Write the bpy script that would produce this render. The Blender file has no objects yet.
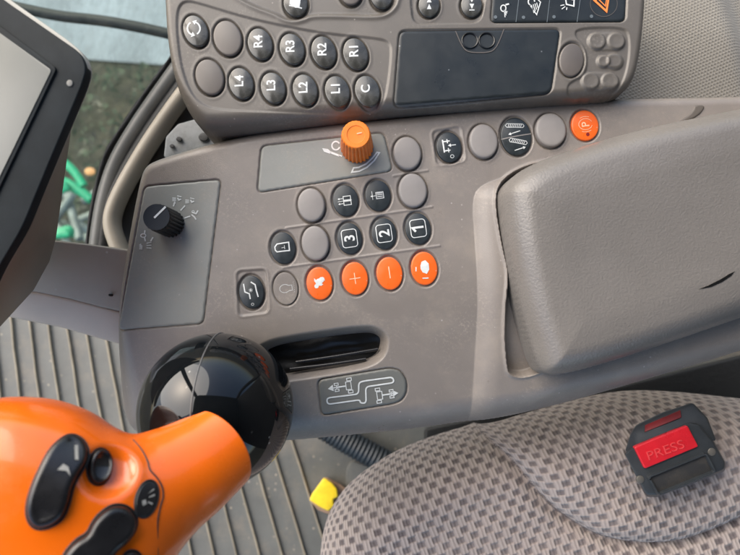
import bpy, bmesh, math, random
import numpy as np
from mathutils import Vector, Matrix
from mathutils.bvhtree import BVHTree

random.seed(7)
S = bpy.context.scene
COL = S.collection
R = math.radians

# ------------------------------------------------------------------ camera
F, H, TILT = 560.0, 0.33, R(3.83)
cam_d = bpy.data.cameras.new('camera')
cam = bpy.data.objects.new('camera', cam_d)
COL.objects.link(cam)
cam.location = (0, 0, H)
cam.rotation_euler = (TILT, 0, 0)
cam_d.sensor_width = 36.0
cam_d.lens = 36.0 * F / 740.0
cam_d.clip_start = 0.01
cam_d.clip_end = 2000
cam_d.dof.use_dof = True
cam_d.dof.focus_distance = 0.335
cam_d.dof.aperture_fstop = 8.5
S.camera = cam


def ray(px, py):
    u = (px - 370.0) / F
    v = (277.5 - py) / F
    return u, v * math.cos(TILT) + math.sin(TILT), v * math.sin(TILT) - math.cos(TILT)


def P(px, py, z=0.0):
    """a sight of the survey photograph -> the spot at height z"""
    dx, dy, dz = ray(px, py)
    t = (z - H) / dz
    return Vector((dx * t, dy * t, z))


def PW(pts, z=0.0):
    return np.array([P(a, b, z)[:2] for a, b in pts])


# ------------------------------------------------------------------ 2-D tools
def chaikin(p, n=2, closed=True):
    p = np.asarray(p, float)
    for _ in range(n):
        if closed:
            q = np.roll(p, -1, 0)
            p = np.stack([.75 * p + .25 * q, .25 * p + .75 * q], 1).reshape(-1, p.shape[1])
        else:
            a, b = p[:-1], p[1:]
            m = np.stack([.75 * a + .25 * b, .25 * a + .75 * b], 1).reshape(-1, p.shape[1])
            p = np.vstack([p[:1], m, p[-1:]])
    return p


def roundpoly(p, r, k=5):
    p = np.asarray(p, float)
    out = []
    n = len(p)
    for i in range(n):
        a, b, c = p[i - 1], p[i], p[(i + 1) % n]
        da, dc = np.linalg.norm(a - b), np.linalg.norm(c - b)
        s = b + (a - b) / da * min(r, da * .45)
        e = b + (c - b) / dc * min(r, dc * .45)
        for j in range(k + 1):
            t = j / k
            out.append((1 - t) ** 2 * s + 2 * t * (1 - t) * b + t * t * e)
    return np.array(out)


def sdf(poly, X, Y):
    p = np.asarray(poly, float)
    d = np.full(X.shape, 1e9)
    ins = np.zeros(X.shape, bool)
    n = len(p)
    for i in range(n):
        ax, ay = p[i]
        bx, by = p[(i + 1) % n]
        ex, ey = bx - ax, by - ay
        L = ex * ex + ey * ey
        if L < 1e-16:
            continue
        wx, wy = X - ax, Y - ay
        t = np.clip((wx * ex + wy * ey) / L, 0, 1)
        d = np.minimum(d, (wx - t * ex) ** 2 + (wy - t * ey) ** 2)
        if ay != by:
            c = (ay > Y) != (by > Y)
            ins ^= c & (X < ex * (Y - ay) / (by - ay) + ax)
    d = np.sqrt(d)
    return np.where(ins, -d, d)


def seg_d(a, b, X, Y):
    ex, ey = b[0] - a[0], b[1] - a[1]
    t = np.clip(((X - a[0]) * ex + (Y - a[1]) * ey) / (ex * ex + ey * ey), 0, 1)
    return np.hypot(X - a[0] - t * ex, Y - a[1] - t * ey)


def sst(a, b, x):
    t = np.clip((x - a) / (b - a), 0, 1)
    return t * t * (3 - 2 * t)


def softplus(d, w):
    return w * np.logaddexp(0, d / w)


# ------------------------------------------------------------------ materials
def mat(name, color, rough=.5, metal=0., spec=.5, var=0., vscale=40., col2=None, bump=0., bscale=1500., bdist=.0002,
        speck=0., speckcol=(.5, .47, .43), speckscale=260., coat=0., grime=0., rvar=0., rscale=60., smudge=None, sheen=0.):
    m = bpy.data.materials.new(name)
    m.use_nodes = True
    N, L = m.node_tree.nodes, m.node_tree.links
    b = N['Principled BSDF']
    b.inputs['Base Color'].default_value = (*color, 1)
    b.inputs['Roughness'].default_value = rough
    b.inputs['Metallic'].default_value = metal
    b.inputs['Specular IOR Level'].default_value = spec
    b.inputs['Coat Weight'].default_value = coat
    b.inputs['Coat Roughness'].default_value = .06
    b.inputs['Sheen Weight'].default_value = sheen
    tc = N.new('ShaderNodeTexCoord')
    vec = tc.outputs['Object']

    def noise(scale, detail=4, rough_=.6):
        n = N.new('ShaderNodeTexNoise')
        n.inputs['Scale'].default_value = scale
        n.inputs['Detail'].default_value = detail
        n.inputs['Roughness'].default_value = rough_
        L.new(vec, n.inputs['Vector'])
        return n.outputs['Fac']

    def ramp(src, a, c):
        r = N.new('ShaderNodeMapRange')
        r.inputs['From Min'].default_value = a
        r.inputs['From Max'].default_value = c
        L.new(src, r.inputs['Value'])
        return r.outputs['Result']

    def mix(fac, a, c):
        x = N.new('ShaderNodeMix')
        x.data_type = 'RGBA'
        L.new(fac, x.inputs[0])
        for sock, v in ((x.inputs[6], a), (x.inputs[7], c)):
            if isinstance(v, tuple):
                sock.default_value = (*v, 1)
            else:
                L.new(v, sock)
        return x.outputs[2]
    cur = color
    if var > 0 or col2:
        c2 = col2 or tuple(min(1, c * (1 + var)) for c in color)
        c1 = color if col2 else tuple(c * (1 - var) for c in color)
        cur = mix(ramp(noise(vscale, 6), .32, .68), c1, c2)
    if smudge:
        sc, amt, scol = smudge
        f = N.new('ShaderNodeMath')
        f.operation = 'MULTIPLY'
        L.new(ramp(noise(sc, 8, .7), .5, .75), f.inputs[0])
        f.inputs[1].default_value = amt
        cur = mix(f.outputs[0], cur, scol)
    if grime > 0:
        # fine dust: high frequency flecks gathered in drifts
        g = N.new('ShaderNodeMath')
        g.operation = 'MULTIPLY'
        L.new(ramp(noise(620, 3, .8), .52, .70), g.inputs[0])
        L.new(ramp(noise(26, 6, .65), .46, .66), g.inputs[1])
        g2 = N.new('ShaderNodeMath')
        g2.operation = 'MULTIPLY'
        L.new(g.outputs[0], g2.inputs[0])
        g2.inputs[1].default_value = grime
        cur = mix(g2.outputs[0], cur, (.40, .35, .29))
    if speck > 0:
        v = N.new('ShaderNodeTexVoronoi')
        v.inputs['Scale'].default_value = speckscale
        L.new(vec, v.inputs['Vector'])
        sp = N.new('ShaderNodeSeparateColor')
        L.new(v.outputs['Color'], sp.inputs[0])
        d = N.new('ShaderNodeMath')
        d.operation = 'LESS_THAN'
        L.new(v.outputs['Distance'], d.inputs[0])
        d.inputs[1].default_value = .17
        k = N.new('ShaderNodeMath')
        k.operation = 'LESS_THAN'
        L.new(sp.outputs[0], k.inputs[0])
        k.inputs[1].default_value = speck
        mm = N.new('ShaderNodeMath')
        mm.operation = 'MULTIPLY'
        L.new(d.outputs[0], mm.inputs[0])
        L.new(k.outputs[0], mm.inputs[1])
        m2 = N.new('ShaderNodeMath')
        m2.operation = 'MULTIPLY'
        L.new(mm.outputs[0], m2.inputs[0])
        L.new(sp.outputs[1], m2.inputs[1])
        cur = mix(m2.outputs[0], cur, speckcol)
    if not isinstance(cur, tuple):
        L.new(cur, b.inputs['Base Color'])
    if rvar > 0:
        r = N.new('ShaderNodeMapRange')
        r.inputs['From Min'].default_value = .3
        r.inputs['From Max'].default_value = .7
        r.inputs['To Min'].default_value = max(.02, rough - rvar)
        r.inputs['To Max'].default_value = min(1, rough + rvar)
        L.new(noise(rscale, 5), r.inputs['Value'])
        L.new(r.outputs['Result'], b.inputs['Roughness'])
    if bump > 0:
        bp = N.new('ShaderNodeBump')
        bp.inputs['Strength'].default_value = bump
        bp.inputs['Distance'].default_value = bdist
        L.new(noise(bscale, 3), bp.inputs['Height'])
        L.new(bp.outputs['Normal'], b.inputs['Normal'])
    return m


DUST = (.33, .29, .25)
M = {}
M['console'] = mat('console_plastic', (.200, .176, .155), .37, var=.09, vscale=18, bump=.5, bscale=1900, bdist=.00025,
                   speck=.05, speckscale=330, speckcol=(.36, .33, .30), smudge=(38, .62, (.285, .245, .20)), rvar=.10, rscale=60, grime=.5)
M['plate'] = mat('plate_plastic', (.225, .23, .21), .5, var=.06, vscale=25, bump=.2, bscale=2200, speck=.05, speckscale=300, speckcol=(.36, .33, .30),
                 smudge=(45, .4, (.29, .25, .2)), rvar=.06, grime=.35)
M['gate'] = mat('gate_plastic', (.140, .142, .128), .5, var=.06, vscale=25, bump=.2, smudge=(45, .3, (.2, .17, .14)), rvar=.06)
M['blank'] = mat('blank_plastic', (.235, .217, .202), .45, var=.05, vscale=90, bump=.2, bscale=2000, speck=.05, speckscale=500, rvar=.06)
M['pod'] = mat('pod_plastic', (.108, .096, .081), .42, var=.07, vscale=18, bump=.3, bscale=2000, speck=.04, speckscale=330, speckcol=(.30, .27, .24),
               smudge=(30, .30, (.19, .165, .14)), rvar=.06, grime=.3)
M['podblank'] = mat('pod_blank_plastic', (.100, .086, .074), .36, var=.06, vscale=60, bump=.15, speck=.05, speckscale=500, rvar=.05)
M['podkey'] = mat('pod_key_plastic', (.040, .040, .035), .27, var=.25, vscale=150, coat=.25, smudge=(140, .5, (.11, .11, .10)), rvar=.1, rscale=200)
M['display'] = mat('display_plastic', (.015, .019, .021), .36, spec=.35, var=.2, vscale=30, smudge=(75, .16, (.042, .047, .05)), speck=.06,
                   speckscale=350, speckcol=(.16, .17, .18), rvar=.1)
M['black'] = mat('black_key_plastic', (.022, .028, .031), .36, var=.2, vscale=100, smudge=(160, .3, (.05, .055, .058)), rvar=.1, rscale=200)
M['orange'] = mat('orange_key_plastic', (.80, .130, .016), .33, var=.06, vscale=120, rvar=.08, rscale=200, speck=.05, speckscale=600)
M['knoborange'] = mat('orange_knob_plastic', (.80, .19, .012), .4, var=.08, vscale=150, bump=.2)
M['grip'] = mat('orange_grip_plastic', (.80, .140, .005), .24, var=.05, vscale=25, smudge=(55, .22, (.55, .085, .006)), rvar=.10, rscale=70, coat=.35)
M['gripblack'] = mat('grip_key_rubber', (.010, .010, .011), .3, bump=.1, rvar=.08, rscale=120)
M['gloss'] = mat('gloss_black', (.004, .005, .006), .045, spec=.42, smudge=(90, .25, (.02, .02, .019)), speck=.05, speckscale=300, speckcol=(.2, .19, .17))
M['seam'] = mat('seam_dark', (.01, .01, .01), .6)
M['seamlight'] = mat('seam_grey', (.1, .1, .1), .4)
M['ink'] = mat('white_print', (.62, .64, .62), .5, var=.1, vscale=400)
M['inkworn'] = mat('worn_print', (.50, .51, .48), .6, var=.3, vscale=500)
M['inkgrey'] = mat('grey_print', (.46, .46, .44), .6, var=.2, vscale=500)
M['dimgrey'] = mat('dim_grey', (.10, .12, .13), .5)
M['inkpale'] = mat('pale_orange_print', (.80, .48, .30), .5, var=.1, vscale=500)
M['inkorange'] = mat('orange_print', (.85, .22, .04), .45)
M['pad'] = None
M['slot'] = mat('slot_rubber', (.006, .006, .006), .32, var=.4, vscale=120, bump=.2, bscale=150, bdist=.001)
M['knobblack'] = mat('knob_black', (.009, .010, .012), .42, spec=.3, var=.15, vscale=200, smudge=(170, .45, (.10, .075, .05)))
M['knobtop'] = mat('knob_top', (.011, .016, .024), .45, spec=.2, var=.1, vscale=150)
M['monitor'] = mat('monitor_bezel', (.013, .017, .019), .55, spec=.14, bump=.3, bscale=1500, var=.2, vscale=60)
M['monback'] = mat('monitor_back', (.22, .192, .155), .5, bump=.2, var=.06)
M['monrim'] = mat('monitor_rim', (.40, .39, .34), .4, var=.05)
M['screen'] = mat('screen_glass', (.20, .20, .172), .22, var=.1, vscale=12)  # reflected light on the screen is put into the grey base colour
M['screenedge'] = mat('screen_edge', (.11, .105, .09), .3)
M['bracket'] = mat('bracket_plastic', (.36, .315, .255), .5, bump=.2, var=.06, vscale=30, speck=.05, speckscale=200)
M['bracketpale'] = mat('bracket_lip', (.54, .455, .37), .5, var=.06, vscale=30)
M['rubber'] = mat('black_rubber', (.016, .016, .015), .6, bump=.5, bscale=200, bdist=.001)
M['framegrey'] = mat('frame_grey', (.11, .11, .10), .45, var=.15, vscale=40)
M['cream'] = mat('cream_trim', (.33, .29, .225), .5, var=.1, vscale=30)
M['taupe'] = mat('dark_taupe', (.10, .085, .07), .6, var=.15, vscale=30)
M['palegrey'] = mat('pale_grey_metal', (.17, .18, .18), .45, var=.3, vscale=60, smudge=(90, .8, (.06, .06, .055)))
M['mat'] = mat('floor_rubber', (.106, .108, .098), .6, var=.12, vscale=25, speck=.3, speckscale=130, speckcol=(.30, .26, .20), smudge=(24, .7, (.20, .17, .13)), bump=.3, bscale=250, bdist=.001)
M['rib'] = mat('floor_rib', (.25, .215, .155), .7, var=.25, vscale=30, bump=.3, bscale=300, bdist=.001)
M['yellow'] = mat('yellow_plastic', (.85, .60, .015), .5, var=.12, vscale=120)
M['brown'] = mat('brown_cardboard', (.30, .19, .12), .7, var=.25, vscale=60)
M['hose'] = mat('blue_black_hose', (.010, .017, .024), .5, var=.2, vscale=60)
M['buckle'] = mat('buckle_plastic', (.032, .037, .041), .42, bump=.3, bscale=1200, var=.2, vscale=60, smudge=(70, .25, (.07, .065, .06)))
M['red'] = mat('red_button', (.62, .018, .028), .3, var=.08, vscale=80, rvar=.08)
M['redtext'] = mat('red_letters', (.70, .06, .065), .3)
M['darkred'] = mat('dark_red_label', (.16, .012, .014), .45, var=.3, vscale=80)
M['steel'] = mat('screw_steel', (.16, .15, .13), .5, metal=.5)
M['dustyrecess'] = mat('dusty_recess', (.030, .030, .030), .5, smudge=(60, .6, (.09, .075, .055)), bump=.3)
M['green'] = mat('green_paint', (.02, .42, .20), .35, var=.15, vscale=8)
M['amber'] = mat('amber_lens', (.75, .33, .10), .3)
M['scrap'] = mat('grey_steel', (.22, .24, .22), .5, var=.5, vscale=9)


def leather():
    m = mat('pad_leather', (.150, .138, .125), .32, var=.08, vscale=14, rvar=.05, rscale=40)
    N, L = m.node_tree.nodes, m.node_tree.links
    b = N['Principled BSDF']
    tc = [n for n in N if n.type == 'TEX_COORD'][0]
    w = N.new('ShaderNodeTexNoise')
    w.inputs['Scale'].default_value = 230
    L.new(tc.outputs['Object'], w.inputs['Vector'])
    add = N.new('ShaderNodeVectorMath')
    add.operation = 'MULTIPLY_ADD'
    L.new(w.outputs['Color'], add.inputs[0])
    add.inputs[1].default_value = (.003, .003, .003)
    L.new(tc.outputs['Object'], add.inputs[2])
    v = N.new('ShaderNodeTexVoronoi')
    v.feature = 'SMOOTH_F1'
    v.inputs['Scale'].default_value = 850
    L.new(add.outputs[0], v.inputs['Vector'])
    n2 = N.new('ShaderNodeTexNoise')
    n2.inputs['Scale'].default_value = 750
    n2.inputs['Detail'].default_value = 4
    L.new(add.outputs[0], n2.inputs['Vector'])
    mx = N.new('ShaderNodeMath')
    mx.operation = 'MULTIPLY_ADD'
    L.new(v.outputs['Distance'], mx.inputs[0])
    mx.inputs[1].default_value = -.6
    L.new(n2.outputs['Fac'], mx.inputs[2])
    bp = N.new('ShaderNodeBump')
    bp.inputs['Strength'].default_value = .30
    bp.inputs['Distance'].default_value = .0006
    L.new(mx.outputs[0], bp.inputs['Height'])
    L.new(bp.outputs['Normal'], b.inputs['Normal'])
    return m


M['pad'] = leather()


def woven(name, ang, pu, pv, light, dark, du=.27, dv=.34, bumpd=.0012, ribs=True):
    """cloth of pale yarn with darker pockets in staggered rows"""
    m = bpy.data.materials.new(name)
    m.use_nodes = True
    N, L = m.node_tree.nodes, m.node_tree.links
    b = N['Principled BSDF']
    b.inputs['Roughness'].default_value = .85
    b.inputs['Specular IOR Level'].default_value = .25
    b.inputs['Sheen Weight'].default_value = .25
    tc = N.new('ShaderNodeTexCoord')
    nz = N.new('ShaderNodeTexNoise')
    nz.inputs['Scale'].default_value = 45
    nz.inputs['Detail'].default_value = 5
    L.new(tc.outputs['UV'], nz.inputs['Vector'])
    wob = N.new('ShaderNodeVectorMath')
    wob.operation = 'MULTIPLY_ADD'
    L.new(nz.outputs['Color'], wob.inputs[0])
    wob.inputs[1].default_value = (pu * .28, pv * .35, 0)
    L.new(tc.outputs['UV'], wob.inputs[2])
    mp = N.new('ShaderNodeMapping')
    mp.inputs['Rotation'].default_value = (0, 0, ang)
    L.new(wob.outputs[0], mp.inputs['Vector'])
    sp = N.new('ShaderNodeSeparateXYZ')
    L.new(mp.outputs[0], sp.inputs[0])

    def mth(op, a, c=None, d=None):
        n = N.new('ShaderNodeMath')
        n.operation = op
        for i, v in enumerate((a, c, d)):
            if v is None:
                continue
            if isinstance(v, (int, float)):
                n.inputs[i].default_value = v
            else:
                L.new(v, n.inputs[i])
        return n.outputs[0]
    u = mth('DIVIDE', sp.outputs['X'], pu)
    v = mth('DIVIDE', sp.outputs['Y'], pv)
    row = mth('FLOOR', v)
    off = mth('MULTIPLY', mth('FLOORED_MODULO', row, 2.0), .5)
    u2 = mth('ADD', u, off)
    fu = mth('ABSOLUTE', mth('SUBTRACT', mth('FRACT', u2), .5))
    fv = mth('ABSOLUTE', mth('SUBTRACT', mth('FRACT', v), .5))

    def below(x, t, w):
        r = N.new('ShaderNodeMapRange')
        r.interpolation_type = 'SMOOTHSTEP'
        L.new(x, r.inputs['Value'])
        r.inputs['From Min'].default_value = t - w
        r.inputs['From Max'].default_value = t + w
        r.inputs['To Min'].default_value = 1
        r.inputs['To Max'].default_value = 0
        return r.outputs['Result']
    mask = mth('MULTIPLY', below(fu, du, .085), below(fv, dv, .16))
    cell = N.new('ShaderNodeCombineXYZ')
    L.new(mth('FLOOR', u2), cell.inputs[0])
    L.new(row, cell.inputs[1])
    wn = N.new('ShaderNodeTexWhiteNoise')
    L.new(cell.outputs[0], wn.inputs['Vector'])
    mask = mth('MULTIPLY', mask, mth('MULTIPLY_ADD', wn.outputs['Value'], .22, .82))
    rib = mth('MULTIPLY_ADD', mth('SINE', mth('MULTIPLY', u, 2 * math.pi * 4)), .5, .5)
    rib2 = mth('MULTIPLY_ADD', mth('SINE', mth('MULTIPLY', v, 2 * math.pi * 3)), .5, .5)
    fine = N.new('ShaderNodeTexNoise')
    fine.inputs['Scale'].default_value = 900
    fine.inputs['Detail'].default_value = 3
    L.new(tc.outputs['UV'], fine.inputs['Vector'])

    def mixc(f, a, c):
        x = N.new('ShaderNodeMix')
        x.data_type = 'RGBA'
        L.new(f, x.inputs[0])
        for sock, q in ((x.inputs[6], a), (x.inputs[7], c)):
            if isinstance(q, tuple):
                sock.default_value = (*q, 1)
            else:
                L.new(q, sock)
        return x.outputs[2]
    lt = mixc(mth('MULTIPLY', rib, .55 if ribs else .1), light, tuple(c * .62 for c in light))
    dk = mixc(mth('MULTIPLY', rib2, .5), dark, tuple(c * 1.7 for c in dark))
    c = mixc(mask, lt, dk)
    c = mixc(mth('MULTIPLY', fine.outputs['Fac'], .35), c, tuple(x * .55 for x in light))
    big = N.new('ShaderNodeTexNoise')
    big.inputs['Scale'].default_value = 16
    big.inputs['Detail'].default_value = 5
    L.new(tc.outputs['UV'], big.inputs['Vector'])
    br_ = N.new('ShaderNodeMapRange')
    br_.inputs['From Min'].default_value = .35
    br_.inputs['From Max'].default_value = .7
    br_.inputs['To Max'].default_value = .42
    L.new(big.outputs['Fac'], br_.inputs['Value'])
    c = mixc(br_.outputs['Result'], c, tuple(x * .55 + y * .25 for x, y in zip(light, dark)))
    L.new(c, b.inputs['Base Color'])
    hgt = mth('SUBTRACT', mth('MULTIPLY_ADD', fine.outputs['Fac'], .25, mth('MULTIPLY', rib, -.3)), mask)
    bp = N.new('ShaderNodeBump')
    bp.inputs['Strength'].default_value = .8
    bp.inputs['Distance'].default_value = bumpd
    L.new(hgt, bp.inputs['Height'])
    L.new(bp.outputs['Normal'], b.inputs['Normal'])
    return m


M['seat'] = woven('seat_cloth', R(-19), .0108, .0060, (.50, .42, .375), (.075, .060, .062), du=.245, dv=.32)
M['trimcloth'] = woven('trim_cloth', R(-22), .0023, .0021, (.29, .272, .235), (.20, .186, .162), du=.3, dv=.32, bumpd=.0005, ribs=False)


# ------------------------------------------------------------------ object tools
def finish(me, ang=35):
    bm = bmesh.new()
    bm.from_mesh(me)
    for f in bm.faces:
        f.smooth = True
    lim = R(ang)
    for e in bm.edges:
        e.smooth = not (len(e.link_faces) == 2 and e.calc_face_angle(0) > lim)
    bm.to_mesh(me)
    bm.free()


def link(name, me, m, parent=None, label=None, ang=35, smooth=True):
    if m is not None:
        if isinstance(m, (list, tuple)):
            for x in m:
                me.materials.append(x)
        else:
            me.materials.append(m)
    if smooth:
        finish(me, ang)
    o = bpy.data.objects.new(name, me)
    COL.objects.link(o)
    if parent is not None:
        o.parent = parent
    if label:
        o['label'] = label
    return o


def thing(name, label, cat, loc=(0, 0, 0), group=None):
    o = bpy.data.objects.new(name, None)
    COL.objects.link(o)
    o.empty_display_size = .02
    o['label'] = label
    o['category'] = cat
    if group:
        o['group'] = group
    return o


def structure(o, label, cat):
    o['kind'] = 'structure'
    o['label'] = label
    o['category'] = cat
    return o


def tag(o, label, cat, group=None):
    o['label'] = label
    o['category'] = cat
    if group:
        o['group'] = group
    return o


def mesh_from(name, verts, faces):
    me = bpy.data.meshes.new(name)
    me.from_pydata([tuple(v) for v in verts], [], [tuple(f) for f in faces])
    me.validate()
    me.update()
    return me


def heightfield(name, poly, hfun, step, m, parent=None, label=None, matfun=None, ang=60, uvfun=None):
    """sheet over a plan outline, its height given by hfun(x, y, distance to the outline)"""
    poly = np.asarray(poly, float)
    x0, y0 = poly.min(0) - 2 * step
    x1, y1 = poly.max(0) + 2 * step
    xs = np.arange(x0, x1 + step, step)
    ys = np.arange(y0, y1 + step, step)
    X, Y = np.meshgrid(xs, ys)
    D = sdf(poly, X, Y)
    gy, gx = np.gradient(D, step)
    g = np.hypot(gx, gy) + 1e-9
    o = D > 0
    X = np.where(o, X - D * gx / g, X)
    Y = np.where(o, Y - D * gy / g, Y)
    Dn = np.where(o, 0, D)
    Z = hfun(X, Y, Dn)
    ny, nx = X.shape
    idx = np.arange(nx * ny).reshape(ny, nx)
    q = np.stack([idx[:-1, :-1], idx[:-1, 1:], idx[1:, 1:], idx[1:, :-1]], -1).reshape(-1, 4)
    keep = (~o).ravel()[q].any(1)
    q = q[keep]
    used, inv = np.unique(q.ravel(), return_inverse=True)
    q = inv.reshape(-1, 4)
    V = np.stack([X.ravel()[used], Y.ravel()[used], Z.ravel()[used]], 1)
    me = bpy.data.meshes.new(name)
    me.vertices.add(len(V))
    me.vertices.foreach_set('co', V.astype(np.float32).ravel())
    me.loops.add(q.size)
    me.loops.foreach_set('vertex_index', q.astype(np.int32).ravel())
    me.polygons.add(len(q))
    me.polygons.foreach_set('loop_start', np.arange(0, q.size, 4, dtype=np.int32))
    me.polygons.foreach_set('loop_total', np.full(len(q), 4, np.int32))
    me.update(calc_edges=True)
    me.validate()
    mats = m if isinstance(m, (list, tuple)) else [m]
    for x in mats:
        me.materials.append(x)
    if matfun is not None:
        c = V[q].mean(1)
        me.polygons.foreach_set('material_index', matfun(c[:, 0], c[:, 1], c[:, 2]).astype(np.int32))
    me.polygons.foreach_set('use_smooth', np.ones(len(q), bool))
    if uvfun is not None:
        U, W = uvfun(V[:, 0], V[:, 1])
        uv = me.uv_layers.new(name='cloth')
        uv.data.foreach_set('uv', np.stack([U[q.ravel()], W[q.ravel()]], 1).astype(np.float32).ravel())
    me.update()
    ob = bpy.data.objects.new(name, me)
    COL.objects.link(ob)
    ob.parent = parent
    if label:
        ob['label'] = label
    return ob


def slab(name, top, bot, m, parent=None, bevel=.001, seg=3, label=None, ang=35):
    """closed body between two outlines of equally many 3-D points"""
    bm = bmesh.new()
    a = [bm.verts.new(p) for p in top]
    b = [bm.verts.new(p) for p in bot]
    n = len(a)
    bm.faces.new(a)
    bm.faces.new(b[::-1])
    for i in range(n):
        bm.faces.new((a[i], b[i], b[(i + 1) % n], a[(i + 1) % n]))
    bmesh.ops.recalc_face_normals(bm, faces=bm.faces[:])
    if bevel > 0:
        es = [e for e in bm.edges if e.calc_face_angle(0) > R(25)]
        bmesh.ops.bevel(bm, geom=es, offset=bevel, segments=seg, profile=.5, affect='EDGES', clamp_overlap=True)
    bmesh.ops.triangulate(bm, faces=[f for f in bm.faces if len(f.verts) > 4])
    me = bpy.data.meshes.new(name)
    bm.to_mesh(me)
    bm.free()
    return link(name, me, m, parent, label, ang)


def prism(name, px, ztop, zbot, m, parent=None, bevel=.001, r=None, seg=3, label=None):
    w = PW(px, ztop)
    if r:
        w = roundpoly(w, r)
    return slab(name, [(x, y, ztop) for x, y in w], [(x, y, zbot) for x, y in w], m, parent, bevel, seg, label)


def catmull(pts, k=8):
    p = [Vector(q) for q in pts]
    p = [2 * p[0] - p[1]] + p + [2 * p[-1] - p[-2]]
    out = []
    for i in range(1, len(p) - 2):
        for j in range(k):
            t = j / k
            a, b, c, d = p[i - 1:i + 3]
            out.append(.5 * (2 * b + (c - a) * t + (2 * a - 5 * b + 4 * c - d) * t * t + (3 * b - a - 3 * c + d) * t ** 3))
    out.append(p[-2])
    return out


def sweep(name, pts, w, h, m, parent=None, k=8, n=14, label=None, up=Vector((0, 0, 1)), wob=0):
    path = catmull(pts, k)
    V, Fc = [], []
    for i, c in enumerate(path):
        t = (path[min(i + 1, len(path) - 1)] - path[max(i - 1, 0)]).normalized()
        s = t.cross(up).normalized()
        u = s.cross(t).normalized()
        ww = w * (1 + wob * random.uniform(-1, 1))
        for j in range(n):
            a = 2 * math.pi * j / n
            V.append(c + s * (ww * math.cos(a)) + u * (h * math.sin(a)))
    for i in range(len(path) - 1):
        for j in range(n):
            Fc.append((i * n + j, i * n + (j + 1) % n, (i + 1) * n + (j + 1) % n, (i + 1) * n + j))
    Fc.append(tuple(range(n))[::-1])
    Fc.append(tuple((len(path) - 1) * n + j for j in range(n)))
    return link(name, mesh_from(name, V, Fc), m, parent, label, 60)


def frame(px, py, w, h, tilt, on):
    """centre, unit axes and half sizes of an oval seen at px, py"""
    p = on(px, py)
    a = R(tilt)
    du = Vector((math.cos(a), -math.sin(a)))
    dv = Vector((-math.sin(a), -math.cos(a)))
    U = on(px + du.x * w / 2, py + du.y * w / 2) - on(px - du.x * w / 2, py - du.y * w / 2)
    V = on(px + dv.x * h / 2, py + dv.y * h / 2) - on(px - dv.x * h / 2, py - dv.y * h / 2)
    A, B = U.length / 2, V.length / 2
    U = U.normalized()
    n = U.cross(V).normalized()
    V = n.cross(U).normalized()
    mt = Matrix((U, V, n)).transposed().to_4x4()
    mt.translation = p
    return mt, A, B


def dome_mesh(A, B, h, d, base=-.0015, n=44, edge=.12):
    prof = [(.25, 1), (.5, 1), (.72, 1), (1 - edge, 1)]
    rings = [(r, h - d * r * r) for r, _ in prof]
    ze = h - d * (1 - edge) ** 2
    for k in (1, 2, 3, 4):
        a = k / 4 * math.pi / 2
        rings.append((1 - edge + edge * math.sin(a), ze - edge * A * .9 * (1 - math.cos(a))))
    rings.append((1.0, base))
    V = [(0, 0, h)]
    Fc = []
    for r, z in rings:
        for j in range(n):
            t = 2 * math.pi * j / n
            V.append((A * r * math.cos(t), B * r * math.sin(t), z))
    for j in range(n):
        Fc.append((0, 1 + j, 1 + (j + 1) % n))
    for i in range(len(rings) - 1):
        for j in range(n):
            a, b = 1 + i * n, 1 + (i + 1) * n
            Fc.append((a + j, b + j, b + (j + 1) % n, a + (j + 1) % n))
    return V, Fc


_fonts = {}


def text2d(s, bold=.0):
    key = (s, bold)
    if key in _fonts:
        return _fonts[key]
    cu = bpy.data.curves.new('text', 'FONT')
    cu.body = s
    cu.offset = bold
    cu.resolution_u = 4
    ob = bpy.data.objects.new('text', cu)
    COL.objects.link(ob)
    dg = bpy.context.evaluated_depsgraph_get()
    me = ob.evaluated_get(dg).to_mesh()
    V = np.array([v.co[:2] for v in me.vertices])
    Fc = [tuple(p.vertices) for p in me.polygons]
    ob.evaluated_get(dg).to_mesh_clear()
    bpy.data.objects.remove(ob)
    bpy.data.curves.remove(cu)
    V -= (V.max(0) + V.min(0)) / 2
    V /= (V[:, 1].max() - V[:, 1].min())
    _fonts[key] = (V, Fc)
    return V, Fc


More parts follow.
